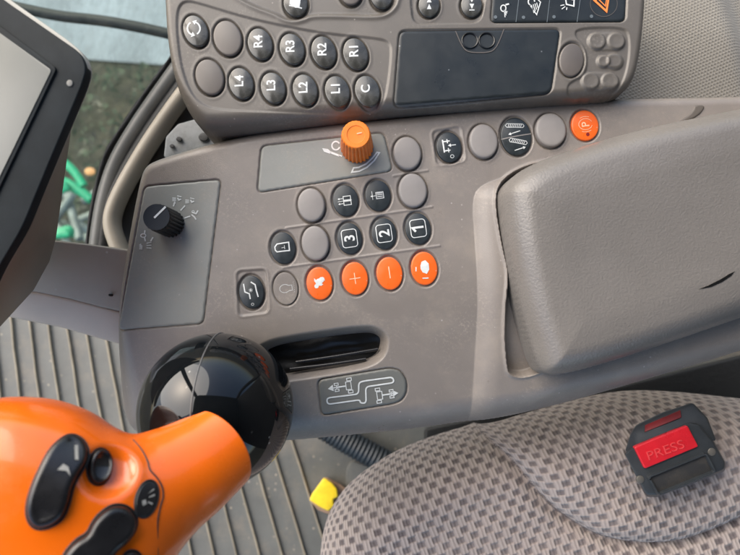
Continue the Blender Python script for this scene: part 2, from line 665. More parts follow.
class Ink:
    """flat printing gathered as 2-D shapes (metres, in the plane of a key)"""

    def __init__(self):
        self.V, self.F = [], []

    def poly(self, pts):
        n = len(self.V)
        self.V += [tuple(p) for p in pts]
        self.F.append(tuple(range(n, n + len(pts))))

    def line(self, pts, w, closed=False):
        p = np.asarray(pts, float)
        n = len(p)
        base = len(self.V)
        for i in range(n):
            a = p[i - 1] if (i > 0 or closed) else p[i]
            c = p[(i + 1) % n] if (i < n - 1 or closed) else p[i]
            d1 = p[i] - a
            d2 = c - p[i]
            l1, l2 = np.linalg.norm(d1), np.linalg.norm(d2)
            d1 = d1 / l1 if l1 > 0 else d2 / l2
            d2 = d2 / l2 if l2 > 0 else d1
            t = d1 + d2
            t = t / (np.linalg.norm(t) + 1e-9)
            nn = np.array([-t[1], t[0]])
            k = w / 2 / max(.5, abs(nn @ np.array([-d1[1], d1[0]])))
            self.V += [tuple(p[i] + nn * k), tuple(p[i] - nn * k)]
        for i in range(n if closed else n - 1):
            j = (i + 1) % n
            self.F.append((base + 2 * i, base + 2 * i + 1, base + 2 * j + 1, base + 2 * j))

    def arc(self, cx, cy, rx, ry, a0, a1, w, k=14):
        self.line([(cx + rx * math.cos(R(a0 + (a1 - a0) * i / k)), cy + ry * math.sin(R(a0 + (a1 - a0) * i / k))) for i in range(k + 1)], w)

    def disc(self, cx, cy, rx, ry=None, k=16):
        ry = ry or rx
        self.poly([(cx + rx * math.cos(2 * math.pi * i / k), cy + ry * math.sin(2 * math.pi * i / k)) for i in range(k)])

    def text(self, s, cap, cx=0, cy=0, rot=90, bold=.02):
        V, Fc = text2d(s, bold)
        c, q = math.cos(R(rot)), math.sin(R(rot))
        n = len(self.V)
        for x, y in V * cap:
            self.V.append((cx + c * x - q * y, cy + q * x + c * y))
        self.F += [tuple(n + i for i in f) for f in Fc]

    def arrow(self, a, b, w, head):
        a, b = np.array(a, float), np.array(b, float)
        d = (b - a) / np.linalg.norm(b - a)
        nn = np.array([-d[1], d[0]])
        self.line([a, b - d * head * .8], w)
        self.poly([b, b - d * head + nn * head * .6, b - d * head - nn * head * .6])

    def build(self, name, zfun, m, parent, mt=None, label=None):
        me = mesh_from(name, [(x, y, 0) for x, y in self.V], self.F)
        bm = bmesh.new()
        bm.from_mesh(me)
        bmesh.ops.triangulate(bm, faces=bm.faces[:])
        for _ in range(4):
            es = [e for e in bm.edges if e.calc_length() > .0013]
            if not es:
                break
            bmesh.ops.subdivide_edges(bm, edges=es, cuts=1)
            bmesh.ops.triangulate(bm, faces=[f for f in bm.faces if len(f.verts) > 3])
        for v in bm.verts:
            v.co.z = zfun(v.co.x, v.co.y)
        for f in bm.faces:
            f.normal_update()
            if f.normal.z < 0:
                f.normal_flip()
        bm.to_mesh(me)
        bm.free()
        o = link(name, me, m, parent, label, smooth=False)
        if mt is not None:
            o.matrix_local = mt
        return o


def key(px, py, w, h, kind, on, parent, legend=None, tilt=8, height=None, ink=None, label=None, base=-.0015, name='button', dome=None):
    mt, A, B = frame(px, py, w, h, tilt, on)
    hh, dd, ed = {'blank': (.0032, .0007, .16), 'black': (.0011, .0010, .10), 'orange': (.0011, .0008, .10), 'flat': (.0002, .0001, .06),
                  'podkey': (.0012, .0011, .12), 'podblank': (.0009, .0007, .12)}[kind]
    if height is not None:
        hh = height
    m = {'flat': M['console']}.get(kind) or M[kind]
    V, Fc = dome_mesh(A, B, hh, dd, base, edge=ed)
    o = link(name, mesh_from(name, V, Fc), m, parent, label, 50)
    o.matrix_local = mt @ Matrix.Rotation(R(random.uniform(-1.6, 1.6)), 4, 'X') @ Matrix.Rotation(R(random.uniform(-1.6, 1.6)), 4, 'Y')
    if legend:
        k = Ink()
        legend(k, A, B)
        k.build('legend', lambda x, y: hh - dd * ((x / A) ** 2 + (y / B) ** 2) + .00014, ink or M['ink'], o)
    return o


# ------------------------------------------------------------------ sky, sun
w = bpy.data.worlds.new('World')
S.world = w
w.use_nodes = True
N, L = w.node_tree.nodes, w.node_tree.links
sky = N.new('ShaderNodeTexSky')
sky.sky_type = 'NISHITA'
sky.sun_disc = False
SUN_EL, SUN_AZ = R(38), R(-48)
sky.sun_elevation = SUN_EL
sky.sun_rotation = SUN_AZ
sky.air_density = 1.0
sky.dust_density = 2.5
sky.ozone_density = 1.0
L.new(sky.outputs[0], N['Background'].inputs[0])
N['Background'].inputs[1].default_value = .105
sd = bpy.data.lights.new('sun', 'SUN')
sd.energy = 1.5
sd.angle = R(70)
sd.color = (1, .93, .83)
sun = bpy.data.objects.new('sun', sd)
COL.objects.link(sun)
to_sun = Vector((math.sin(SUN_AZ) * math.cos(SUN_EL), math.cos(SUN_AZ) * math.cos(SUN_EL), math.sin(SUN_EL)))
sun.rotation_euler = to_sun.to_track_quat('Z', 'Y').to_euler()
S.view_settings.view_transform = 'Standard'
S.view_settings.look = 'None'
S.view_settings.gamma = 1
S.view_settings.exposure = 1.68
S.cycles.use_denoising = True
S.cycles.max_bounces = 8

#==PARTS==
# ================================================================== console
def sd_line(pa, pb):
    a, b = np.array(P(*pa)[:2]), np.array(P(*pb)[:2])
    d = (b - a) / np.linalg.norm(b - a)
    nn = np.array([-d[1], d[0]])
    return lambda X, Y: (X - a[0]) * nn[0] + (Y - a[1]) * nn[1]


left_of = sd_line((206, 345), (229, 150))      # positive to the left
below = sd_line((480, 292), (230, 322))        # positive downwards
SUR = chaikin(PW([(479, 196), (482, 240), (486, 300), (484, 380), (482, 480), (900, 480), (900, 84), (780, 108), (650, 140), (570, 163), (512, 178), (488, 186)], .006), 2)


def base(X, Y, sur=None):
    z = -.13 * softplus(left_of(X, Y), .006) - .20 * softplus(below(X, Y), .006)
    if sur is None:
        sur = sdf(SUR, X, Y)
    z = z + .0065 * (1 - (1 - np.clip((.003 - sur) / .015, 0, 1)) ** 2) * sst(-.12, -.02, Y + 0 * X) + .004 * sst(-.0045, -.06, sur)
    return z


def base1(x, y):
    return float(base(np.array([x]), np.array([y]))[0])


def on(px, py):
    z = 0.0
    for _ in range(8):
        p = P(px, py, z)
        z = base1(p.x, p.y)
    return P(px, py, z)


def ONW(pts):
    return np.array([on(a, b)[:2] for a, b in pts])


OUT = chaikin(PW([(140, 178), (146, 166), (158, 160), (185, 153), (211, 147), (259, 137), (341, 127), (420, 120), (501, 111), (540, 105.5),
                  (619, 103), (740, 101), (860, 97), (860, 312), (740, 351), (697, 366), (636, 386), (571, 407), (506, 424), (460, 430),
                  (424, 435.5), (362, 442), (286, 449), (200, 452), (135, 448), (116, 436), (109.5, 418), (109, 400), (113, 345), (125.7, 252)], -.012), 2)
RIM = chaikin(PW([(545, 157), (519, 166), (502, 180), (495.5, 199), (503, 246), (510, 272), (507.5, 303), (507.5, 333), (511, 364), (515, 379),
                  (537, 380), (570, 360), (640, 300), (760, 240), (760, 120)], .010), 2)
PLATE_L = roundpoly(ONW([(144, 186), (221, 179), (203.5, 324), (117.5, 330.5)]), .004)
PLATE_K = roundpoly(ONW([(261, 145.5), (384, 132), (393, 171), (257, 193)]), .004)
SQ = [roundpoly(ONW(q), .003) for q in ([(237, 271.5), (266, 269.5), (268.5, 312), (239, 316)], [(432.5, 131.5), (460, 126.5), (465, 160.5), (437, 165)])]
LINES = [((286.5, 228), (432, 207)), ((283.5, 267.5), (439.6, 245.8)), ((393.5, 176), (427.5, 170.6))]
SLOT = chaikin(ONW([(255, 349), (268, 341), (290, 336), (330, 330), (362, 326), (377, 327), (388, 336), (387, 351), (380, 361), (366, 368), (330, 374.5), (294, 380), (258, 386)]), 2)
GATE = roundpoly(ONW([(317, 379.5), (390, 367.5), (401, 370), (407.5, 380), (407.5, 392), (402, 401), (393, 404.5), (321, 416)]), .004)

# px, py, w, h, kind
def D_three(t):
    def f(k, A, B):
        a, b = .60 * A, .56 * B
        pts = roundpoly(np.array([(-a, -b), (a, -b), (a, b), (-a, b)]), .28 * A)
        k.line(pts, .00045, True)
        k.line([(.43 * A, .05 * B), (-.43 * A, .05 * B), (-.22 * A, -.2 * B)], .0013) if t == '1' else k.text(t, .86 * A, 0, 0, 90, .02)
    return f


def L_swirl(k, A, B):
    k.line([(-.52 * A, .55 * B), (-.48 * A, .05 * B), (-.14 * A, -.1 * B), (-.12 * A, -.42 * B)], .00075)
    k.line([(.08 * A, .6 * B), (.40 * A, .40 * B), (.44 * A, .05 * B), (.52 * A, -.36 * B)], .00075)
    for i in range(4):
        a = R(45 * i + 10)
        k.line([(-.17 * A * math.cos(a), .1 * B - .17 * A * math.sin(a)), (.17 * A * math.cos(a), .1 * B + .17 * A * math.sin(a))], .0002)
    k.arc(0, -.75 * B, .1 * A, .07 * B, 0, 360, .00022)


def L_engine(k, A, B):
    k.arc(-.05 * A, 0, .42 * A, .25 * B, 40, 320, .0004)
    k.line([(.28 * A, .16 * B), (.55 * A, .16 * B), (.55 * A, -.16 * B), (.28 * A, -.16 * B)], .0004)
    for i in range(6):
        k.line([(.66 * A, (-.3 + i * .12) * B), (.74 * A, (-.25 + i * .12) * B)], .0002)


def L_rabbit(k, A, B):
    # running hare: body, haunch, head with laid back ears, legs
    k.disc(-.02 * A, .08 * B, .26 * A, .22 * B, 18)
    k.disc(.20 * A, .20 * B, .20 * A, .17 * B, 16)
    k.disc(-.24 * A, -.14 * B, .17 * A, .13 * B, 14)
    k.poly([(-.12 * A, -.08 * B), (.12 * A, -.16 * B), (.30 * A, -.08 * B), (.10 * A, .0 * B)])
    k.poly([(-.36 * A, .18 * B), (-.22 * A, .02 * B), (-.14 * A, .14 * B), (-.34 * A, .36 * B)])
    k.poly([(.26 * A, .30 * B), (.46 * A, .10 * B), (.42 * A, .30 * B), (.30 * A, .38 * B)])


def L_turtle(k, A, B):
    k.poly([(-.30 * A, .0 * B), (-.18 * A, -.22 * B), (.12 * A, -.34 * B), (.34 * A, -.1 * B), (.36 * A, .25 * B), (.15 * A, .48 * B), (-.15 * A, .42 * B), (-.28 * A, .2 * B)])
    k.line([(-.25 * A, -.56 * B), (.2 * A, -.6 * B)], .0007)
    k.line([(-.62 * A, .15 * B), (-.66 * A, -.1 * B)], .0006)


def L_plus(k, A, B):
    k.line([(-.42 * A, 0), (.42 * A, .0)], .0005)
    k.line([(0, -.34 * B), (0, .34 * B)], .0005)


def L_minus(k, A, B):
    k.line([(0, -.3 * B), (0, .42 * B)], .0006)


def L_battery(k, A, B):
    k.line([(-.5 * A, -.2 * B), (.5 * A, -.22 * B), (.52 * A, .3 * B), (-.42 * A, .28 * B), (-.62 * A, .12 * B), (-.62 * A, -.08 * B)], .0007, True)
    k.line([(-.1 * A, 0), (.15 * A, .02 * B)], .0003)
    k.line([(.15 * A, -.1 * B), (.15 * A, .14 * B)], .0003)


def L_bars(n):
    def f(k, A, B):
        for i in range(n):
            y = (.12 - .32 * i) * B if n == 2 else (-.02) * B
            hh = .12 if n == 2 else .2
            k.line([(-.15 * A, y - hh * B), (.42 * A, y - hh * B), (.42 * A, y + hh * B), (-.15 * A, y + hh * B)], .0004, True)
            k.arrow((-.2 * A, y), (-.6 * A, y), .00035, .0011)
        if n == 1:
            for y in (-.1, .02, .12):
                k.line([(-.08 * A, y * B), (.36 * A, y * B)], .00045)
            k.line([(-.45 * A, -.25 * B), (-.45 * A, .3 * B)], .0003)
        else:
            k.line([(-.6 * A, -.04 * B), (.5 * A, -.04 * B)], .0003)
    return f


def L_hitch(k, A, B):
    k.line([(-.45 * A, .5 * B), (-.45 * A, .2 * B), (-.45 * A, -.35 * B)], .0008)
    k.line([(-.45 * A, .36 * B), (.1 * A, .36 * B)], .0007)
    k.line([(-.45 * A, -.25 * B), (.05 * A, -.25 * B)], .0007)
    k.line([(-.1 * A, .5 * B), (-.1 * A, .22 * B)], .0006)
    k.line([(-.1 * A, -.1 * B), (-.1 * A, -.38 * B)], .0006)
    k.arrow((.55 * A, .06 * B), (-.1 * A, .06 * B), .0005, .0018)
    k.arc(.12 * A, -.66 * B, .14 * A, .1 * B, 0, 360, .0003)


def L_updown(k, A, B):
    for (x0, y0), (x1, y1) in (((-.5, .62), (.52, .48)), ((-.42, -.16), (.55, -.42))):
        a, b = np.array([x0 * A, y0 * B]), np.array([x1 * A, y1 * B])
        d = (b - a) / np.linalg.norm(b - a)
        nn = np.array([-d[1], d[0]])
        hw = .0011
        pts = [a - nn * hw, b - nn * hw, b + d * .0008, b + nn * hw, a + nn * hw, a - d * .0008]
        k.line(pts, .00035, True)
        for i in range(1, 9):
            c = a + (b - a) * i / 9
            k.line([c - nn * hw - d * .0003, c + nn * hw + d * .0003], .00035)
    k.arrow((.3 * A, .24 * B), (-.5 * A, .13 * B), .0005, .0016)
    k.arrow((-.25 * A, -.72 * B), (.5 * A, -.62 * B), .0005, .0016)


def L_park(k, A, B):
    k.text('P', .55 * A, -.02 * A, .05 * B, 90, .01)
    k.arc(0, .05 * B, .5 * A, .36 * B, 20, 340, .0003, 24)
    k.arc(0, .05 * B, .68 * A, .5 * B, 60, 120, .0003)
    k.arc(0, .05 * B, .68 * A, .5 * B, 240, 300, .0003)


KEYS = [
    (407, 154, 27.5, 33, 'blank', None, None), (449, 147, 25, 30.5, 'black', L_hitch, 'black button with a white hitch symbol in a sunken square'),
    (483, 142, 28, 34, 'blank', None, None), (516, 136.5, 30.5, 38.5, 'black', L_updown, 'tall black button split into an upper and a lower half'),
    (550, 131, 30, 34, 'blank', None, None), (585, 125.5, 27, 30.5, 'orange', L_park, 'orange parking button with a ringed P'),
    (311.5, 205.5, 27, 33.5, 'blank', None, None), (345.5, 200.5, 25.5, 31.5, 'black', L_bars(2), 'black button with two bar outlines'),
    (378, 195.5, 25.5, 31, 'black', L_bars(1), 'black button with one striped bar symbol'), (412.5, 191, 28, 34, 'blank', None, None),
    (283, 248, 25, 32, 'black', L_battery, 'black button with a bottle shaped outline'), (315.5, 243.5, 27, 34.5, 'blank', None, None),
    (349.5, 238.5, 25, 31.5, 'black', D_three('3'), 'black button marked 3'), (384, 233.5, 25, 31.5, 'black', D_three('2'), 'black button marked 2'),
    (418, 228.5, 25.5, 31.5, 'black', D_three('1'), 'black button marked 1'),
    (251.3, 292, 25, 33, 'black', L_swirl, 'black button with two bent strokes in a sunken square'),
    (285.5, 288.5, 24.5, 32.5, 'flat', L_engine, 'flat grey indicator with an engine outline'),
    (319.5, 283.5, 26, 33, 'orange', L_rabbit, 'orange button with a white running hare'), (355, 278.5, 26, 33, 'orange', L_plus, 'orange plus button'),
    (389.5, 273.5, 26, 33, 'orange', L_minus, 'orange minus button'), (424.3, 268.5, 26.5, 33.5, 'orange', L_turtle, 'orange button with a white tortoise'),
]
KF = [frame(k[0], k[1], k[2], k[3], 8, on) for k in KEYS]

_c = {}


def console_h(X, Y, D):
    z = base(X, Y)
    # printed keys sit in shallow wells
    for (mt, A, B), k in zip(KF, KEYS):
        c, U, V = mt.translation, mt.col[0], mt.col[1]
        u = ((X - c.x) * U[0] + (Y - c.y) * U[1]) / A
        v = ((X - c.x) * V[0] + (Y - c.y) * V[1]) / B
        e = (np.hypot(u, v) - 1) * A
        g = {'blank': .0006, 'flat': .0004}.get(k[4], .0007)
        z = z - .0014 * sst(g + .0005, g - .0001, e)
        z = z + .00010 * np.exp(-((e - g - .0011) / .0006) ** 2)
    for pl in (PLATE_L, PLATE_K, GATE):
        z = z - .0012 * sst(.0005, .0000, sdf(pl, X, Y))
    for q in SQ:
        s = sdf(q, X, Y)
        z = z - .0007 * sst(.0006, -.0006, s) + .00025 * np.exp(-((s - .001) / .0007) ** 2)
    for a, b in LINES:
        d = seg_d(on(*a)[:2], on(*b)[:2], X, Y)
        z = z + .00055 * np.exp(-(d / .00055) ** 2)
    # raised lip and gutter round the arm pad
    s = sdf(RIM, X, Y)
    z = z + .0012 * np.exp(-(np.maximum(s, 0) / .0011) ** 2) * sst(-.0002, .0, s)
    z = z - .008 * sst(.0003, -.0034, s)
    # lever slot with a long rolled upper lip
    s = sdf(SLOT, X, Y)
    z = z - .026 * sst(.0012, -.0100, s)
    # rolled outer edge, tight at the far side and generous at the near side
    r = .007 + .013 * sst(.02, -.06, Y) * np.ones_like(X)
    dd = np.clip(r - (-D), 0, None)
    q = np.clip(dd / r, 0, .985)
    z = z - (r * 1.0 - np.sqrt(r * r - (q * r) ** 2)) - .045 * sst(.93, 1.0, dd / r)
    return z


console = thing('armrest_console', 'dusty taupe armrest console covered with black, grey and orange buttons', 'control console', P(330, 260, 0))


def adopt(o, root):
    """keep a part where it was modelled while hanging it on its thing"""
    o.parent = root
    o.matrix_parent_inverse = Matrix.Translation(-root.location)


class Root:
    pass


def parts_of(root, obs):
    for o in obs:
        adopt(o, root)


body = heightfield('body', OUT, console_h, .00052, M['console'])
liner = heightfield('slot_liner', SLOT, lambda X, Y, D: base(X, Y) - .0120 + .0006 * np.sin((Y - .13 * X) * 420 + 1) + .0005 * np.sin(X * 160 + Y * 90) * np.sin(Y * 330), .0008, M['slot'], label='black rubber gaiter in the lever slot')
adopt(liner, console)
adopt(body, console)


for za, zb in (((296, 362), (378, 349)), ((290, 369), (366, 359))):
    ra = sweep('slot_rail', [P(*za, -.0135), P((za[0] + zb[0]) / 2, (za[1] + zb[1]) / 2 + .5, -.0130), P(*zb, -.0135)], .0011, .0012, M['gripblack'], None, 6, 10)
    adopt(ra, console)


def plate_h(off):
    return lambda X, Y, D: base(X, Y) + off - .0012 * sst(-.0005, 0, D)


def shrink(poly, d):
    p = np.asarray(poly)
    a = np.roll(p, 1, 0)
    c = np.roll(p, -1, 0)
    t = c - a
    t /= np.linalg.norm(t, axis=1)[:, None] + 1e-12
    area = np.sum(p[:, 0] * np.roll(p[:, 1], -1) - np.roll(p[:, 0], -1) * p[:, 1])
    nn = np.stack([-t[:, 1], t[:, 0]], 1) * (1 if area > 0 else -1)
    return p + nn * d


pl_l = heightfield('inlay_panel', shrink(PLATE_L, .00015), plate_h(.0001), .0008, M['plate'], label='smooth grey inlay around the black rotary knob')
pl_k = heightfield('inlay_panel', shrink(PLATE_K, .00015), plate_h(.0001), .0008, M['plate'], label='smooth grey inlay around the orange rotary knob')
gate = heightfield('gate_plate', shrink(GATE, .0004), plate_h(.0003), .0008, M['gate'], label='grey plate printed with the lever gate and two small tractors')
parts_of(console, (pl_l, pl_k, gate))


def ink_on(name, pts_fn, m, parent, label=None, lift=.00035):
    """print drawn in picture coordinates on the console surface"""
    k = Ink()
    pts_fn(k)
    V = []
    for x, y in k.V:
        p = on(x, y)
        V.append((p.x, p.y, p.z + lift))
    me = mesh_from(name, V, k.F)
    bm = bmesh.new()
    bm.from_mesh(me)
    for f in bm.faces:
        f.normal_update()
        if f.normal.z < 0:
            f.normal_flip()
    bm.to_mesh(me)
    bm.free()
    o = link(name, me, m, None, label, smooth=False)
    adopt_into(o, parent)
    return o


def adopt_into(o, part):
    """hang a sub-part on a part that is itself placed"""
    bpy.context.view_layer.update()
    o.parent = part
    o.matrix_parent_inverse = part.matrix_world.inverted()


def gz(x, y):                       # gate plate zoom (300,340)+ /6.167
    return 300 + x / 6.167, 340 + y / 6.167


def gate_print(k):
    def ln(pts, w, c=False):
        k.line([gz(*p) for p in pts], w / 6.167, c)
    path = roundpoly(np.array([(165, 357), (362, 332), (362, 262), (395, 252), (572, 228), (580, 262), (405, 288), (408, 388), (372, 388), (370, 368), (170, 396)], float), 24)
    ln(path, 9, True)

    def tractor(cx, cy, s):
        c, q = math.cos(R(-8)), math.sin(R(-8))

        def t(x, y):
            x *= s
            return cx + x * c - y * q, cy + x * q + y * c
        for (x0, y0, x1, y1) in ((8, -24, 40, 24), (-62, -25, -38, -12), (-62, 12, -38, 25), (18, -46, 46, -30), (18, 30, 46, 46)):
            ln([t(x0, y0), t(x1, y0), t(x1, y1), t(x0, y1)], 5, True)
        ln([t(-50, -12), t(-50, 12)], 6)
        ln([t(-50, 0), t(8, 0)], 9)
    tractor(276, 284, 1)
    tractor(515, 338, -1)
    tractor_arrow = (((222, 292), (172, 301)), ((556, 330), (606, 326)))
    for a, b in tractor_arrow:
        k.arrow(gz(*a), gz(*b), 1.1, 5.5)


ink_on('legend', gate_print, M['ink'], gate, lift=.0006)

for kd in KEYS:
    ink = {'flat': M['inkgrey']}.get(kd[4])
    if kd[5] in (L_plus, L_minus, L_park):
        ink = M['inkpale']
    o = key(kd[0], kd[1], kd[2], kd[3], kd[4], on, None, kd[5], ink=ink, label=kd[6] or 'raised blank grey button')
    adopt(o, console)
    if kd[5] is L_updown:
        mt, A, B = frame(kd[0], kd[1], kd[2], kd[3], 8, on)
        k = Ink()
        k.line([(-.99 * A, -.04 * B), (.99 * A, .02 * B)], .0006)
        k.build('gap', lambda x, y: .0011 - .0010 * ((x / A) ** 2 + (y / B) ** 2) + .00010, M['blank'], o)
    if kd[5] is L_park:
        mt, A, B = frame(kd[0], kd[1], kd[2], kd[3], 8, on)
        k = Ink()
        k.disc(.05 * A, -.62 * B, .13 * A)
        k.build('indicator', lambda x, y: .0011 - .0008 * ((x / A) ** 2 + (y / B) ** 2) + .00012, M['darkred'], o)


# ------------------------------------------------------------------ arm pad
PAD = chaikin(PW([(509, 178), (500, 190), (500, 205), (505, 245), (514, 290), (526, 335), (536, 368), (545, 376), (562, 376), (614, 362), (680, 340),
                  (760, 312), (850, 285), (850, 85), (745, 107.5), (699, 116.5), (634, 130), (570, 149), (527, 165)], .014), 2)


def pad_h(X, Y, D):
    r = .0155
    q = np.clip((r + D) / r, 0, 1)
    edge = r * (1 - np.sqrt(np.clip(1 - q * q, 0, 1)))
    # wide, soft crown that dips a little along the middle
    u = sst(.01, -.03, D)
    return .0265 + .004 * u - edge * 1.15 - .012 * sst(.96, 1.0, q) + .0006 * np.sin(X * 40) * np.sin(Y * 55 + 1)


pad = heightfield('arm_pad', PAD, pad_h, .0008, M['pad'], label='grained grey elbow pad with a short dark cut')
adopt(pad, console)


def pad_on(px, py, lift=0):
    z = .03
    for _ in range(6):
        p = P(px, py, z)
        d = sdf(PAD, np.array([p.x]), np.array([p.y]))
        z = float(pad_h(np.array([p.x]), np.array([p.y]), d)[0])
    p = P(px, py, z)
    p.z += lift
    return p


slit = [(698, 289.5), (708, 285.5), (720, 279.5), (729, 274), (735, 271), (731, 276), (722, 282), (711, 287)]
me = mesh_from('slit', [pad_on(a, b, .00025) for a, b in slit], [tuple(range(len(slit)))[::-1]])
adopt_into(link('slit', me, M['slot'], smooth=False), pad)

strip = chaikin(PW([(698, 102.5), (709, 102.5), (707.5, 108), (701, 114.5), (691, 119.5), (677, 124), (684, 118), (693, 112), (697, 107)], .004), 1)
ru = heightfield('rubber_strip', strip, lambda X, Y, D: console_h(X, Y, sdf(OUT, X, Y)) + .0006 - .0008 * sst(-.0005, 0, D), .0006, M['taupe'])
adopt(ru, console)


# ------------------------------------------------------------------ rotary knobs
def knob_mesh(rb, rt, h, nrib, depth, cap=.8):
    n = nrib * 6
    prof = [(rb, -.001, 1), (rb, h * .06, 1), (rb * .99, h * .12, 1), (rt * 1.01, h * .86, 1), (rt * .99, h * .93, .6), (rt * .95, h * .98, .2), (rt * .88, h, 0),
            (rt * cap * .99, h, 0), (rt * cap * .95, h - .0003, 0), (rt * cap * .5, h - .0004, 0)]
    V, Fc = [], []
    for r, z, a in prof:
        for j in range(n):
            t = 2 * math.pi * j / n
            s = .5 + .5 * math.cos(nrib * t)
            rr = r - depth * a * (1 - s ** .6)
            V.append((rr * math.cos(t), rr * math.sin(t), z))
    for i in range(len(prof) - 1):
        for j in range(n):
            Fc.append((i * n + j, i * n + (j + 1) % n, (i + 1) * n + (j + 1) % n, (i + 1) * n + j))
    V.append((0, 0, h - .0004))
    b = (len(prof) - 1) * n
    for j in range(n):
        Fc.append((b + j, b + (j + 1) % n, len(V) - 1))
    return V, Fc


def knob(px, py, rb, rt, h, nrib, depth, m, label, cap=.8):
    V, Fc = knob_mesh(rb, rt, h, nrib, depth, cap)
    o = link('rotary_knob', mesh_from('rotary_knob', V, Fc), m, None, label, 40)
    o.location = on(px, py)
    bpy.context.view_layer.update()
    adopt(o, console)
    return o


kb = knob(171.5, 224, .0083, .0079, .0238, 22, .0009, M['knobblack'], 'tall black ribbed rotary knob with a white pointer line', .9)
k = Ink()
k.disc(0, 0, .0074, k=40)
k.build('cap', lambda x, y: .02405, M['knobtop'], kb)
k = Ink()
k.line([(-.001, -.0005), (.0052, .0058)], .0011)
k.build('pointer', lambda x, y: .0244, M['ink'], kb)
ko = knob(357, 147.5, .0098, .0084, .0245, 24, .0010, M['knoborange'], 'tall orange ribbed rotary knob', .62)
k = Ink()
k.line([(.0005, .0004), (.0032, .0010)], .0006)
k.build('pointer', lambda x, y: .0246, M['inkpale'], ko)


def kz(x, y):
    return 120 + x / 6.167, 170 + y / 6.167


def print_left(k):
    def ln(pts, w=6, c=False):
        k.line([kz(*p) for p in pts], w * 1.35 / 6.167, c)
    # tick marks and little symbols round the black knob
    ln([(330, 225), (340, 196)])
    ln([(375, 250), (402, 220)])
    ln([(398, 297), (434, 285)])
    ln([(205, 415), (190, 440)])
    ln([(155, 372), (152, 398)])
    for x0, y0 in ((322, 172), (402, 185)):
        for i in range(3):
            ln([(x0 + 2, y0 + i * 9), (x0 + 24, y0 + 2 + i * 8)], 4)
        ln([(x0 + 34, y0), (x0 + 42, y0 + 14), (x0 + 56, y0 + 8)], 6)
        ln([(x0 + 32, y0 - 12), (x0 + 58, y0 - 6)], 4)
    ln([(330, 205), (345, 205)], 4)
    ln([(447, 262), (470, 270), (482, 250)], 6)
    ln([(442, 275), (460, 290), (470, 306)], 6)
    k.arc(*kz(452, 258), 1.2, 1.2, 0, 360, .7)
    k.arc(*kz(145, 405), 2.6, 1.8, 0, 360, 1.0)
    ln([(152, 415), (158, 440)], 6)
    for i in range(3):
        ln([(165, 452 + 14 * i), (195, 446 + 18 * i)], 4)
    for i in range(3):
        ln([(120, 462 + 12 * i), (140, 470 + 8 * i)], 5)
    ln([(128, 455), (135, 492)], 5)


ink_on('legend', print_left, M['ink'], pl_l)


def kz2(x, y):                      # zoom of (290,110) at 3.9625
    return 290 + x / 3.9625, 110 + y / 3.9625


def print_knob(k):
    def ln(pts, w=5, c=False):
        k.line([kz2(*p) for p in pts], w / 3.9625, c)
    # wedge growing round the knob
    outer = [(245, 247), (275, 243), (305, 228), (335, 200), (354, 170)]
    inner = [(345, 168), (328, 190), (302, 214), (272, 228), (252, 230)]
    ln(outer + inner, 6, True)
    # watering spout
    k.poly([kz2(*p) for p in [(128, 152), (150, 155), (165, 168), (158, 174), (135, 166)]])
    ln([(160, 168), (196, 182)], 8)
    ln([(192, 178), (206, 184)], 5)
    k.arc(*kz2(182, 142), 4, 4.2, 20, 330, 1.5)


ink_on('legend', print_knob, M['ink'], pl_k)

# ================================================================== keypad pod
PZ = .013


def onp(px, py):
    return P(px, py, PZ)


pod = thing('keypad_pod', 'dark taupe keypad pod with round keys marked R1 to R4 and L1 to L4', 'keypad', P(400, 60, 0))
POD = chaikin(PW([(166, -70), (168, 0), (171, 51), (180, 94), (192, 120), (203, 131.5), (218, 135), (263, 130.5), (324, 123), (410, 112.5), (531, 106), (600, 101.5),
                  (618, 98), (629, 87), (637, 50), (641, 0), (641, -70)], .004), 2)
INSET = chaikin(PW([(178, 6), (176, 24), (180, 62), (188, 88), (199, 103), (218, 110), (297, 112.5), (360, 112), (378, 109), (386, 99), (391.5, 55), (390, 42), (378, 38), (331, 34),
                    (290, 27), (245, 17), (201, 3.5), (186, 0)], PZ), 2)
BAND = chaikin(PW([(215, -40), (222, -14), (250, 4), (276, 13), (284, 18), (294, 20), (303, 18), (311, 14), (340, 14), (378, 15.5), (390, 11), (397, 0), (399, -40)], PZ), 2)
DISP = roundpoly(PW([(399, 30), (561.5, 28), (552, 93.5), (393, 106)], PZ), .0045)
ARROWS = roundpoly(PW([(408, -30), (413, 24), (481, 22.5), (490, -30)], PZ), .006)
STRIP = roundpoly(PW([(495, -40), (490, 23), (626, 22), (629, -40)], PZ), .004)
CLUS = chaikin(PW([(577, 28), (622, 27), (630, 34), (629, 63), (621, 88), (611, 95.5), (569, 96), (567, 86), (574, 80), (584, 76), (588, 63), (585, 46), (575, 36)], PZ), 2)

PK = []


def T(s):
    return lambda k, A, B: k.text(s, .74 * A, -.1 * A, .14 * B, 76, .018)


def L_cycle(k, A, B):
    for a0 in (100, 280):
        k.arc(-.05 * A, .12 * B, .52 * A, .40 * B, a0, a0 + 130, .0009)
        a = R(a0 + 130)
        x, y = -.05 * A + .52 * A * math.cos(a), .12 * B + .40 * B * math.sin(a)
        d = np.array([-math.sin(a), math.cos(a)])
        nn = np.array([-d[1], d[0]])
        p = np.array([x, y])
        k.poly([p + d * .0022, p + nn * .0017, p - nn * .0017])


def L_home(k, A, B):
    k.poly([(-.5 * A, -.05 * B), (-.1 * A, -.4 * B), (.25 * A, -.45 * B), (.4 * A, -.1 * B), (.5 * A, .2 * B), (.1 * A, .5 * B), (-.3 * A, .5 * B)])
    k.line([(-.55 * A, -.15 * B), (.45 * A, -.5 * B)], .0008)


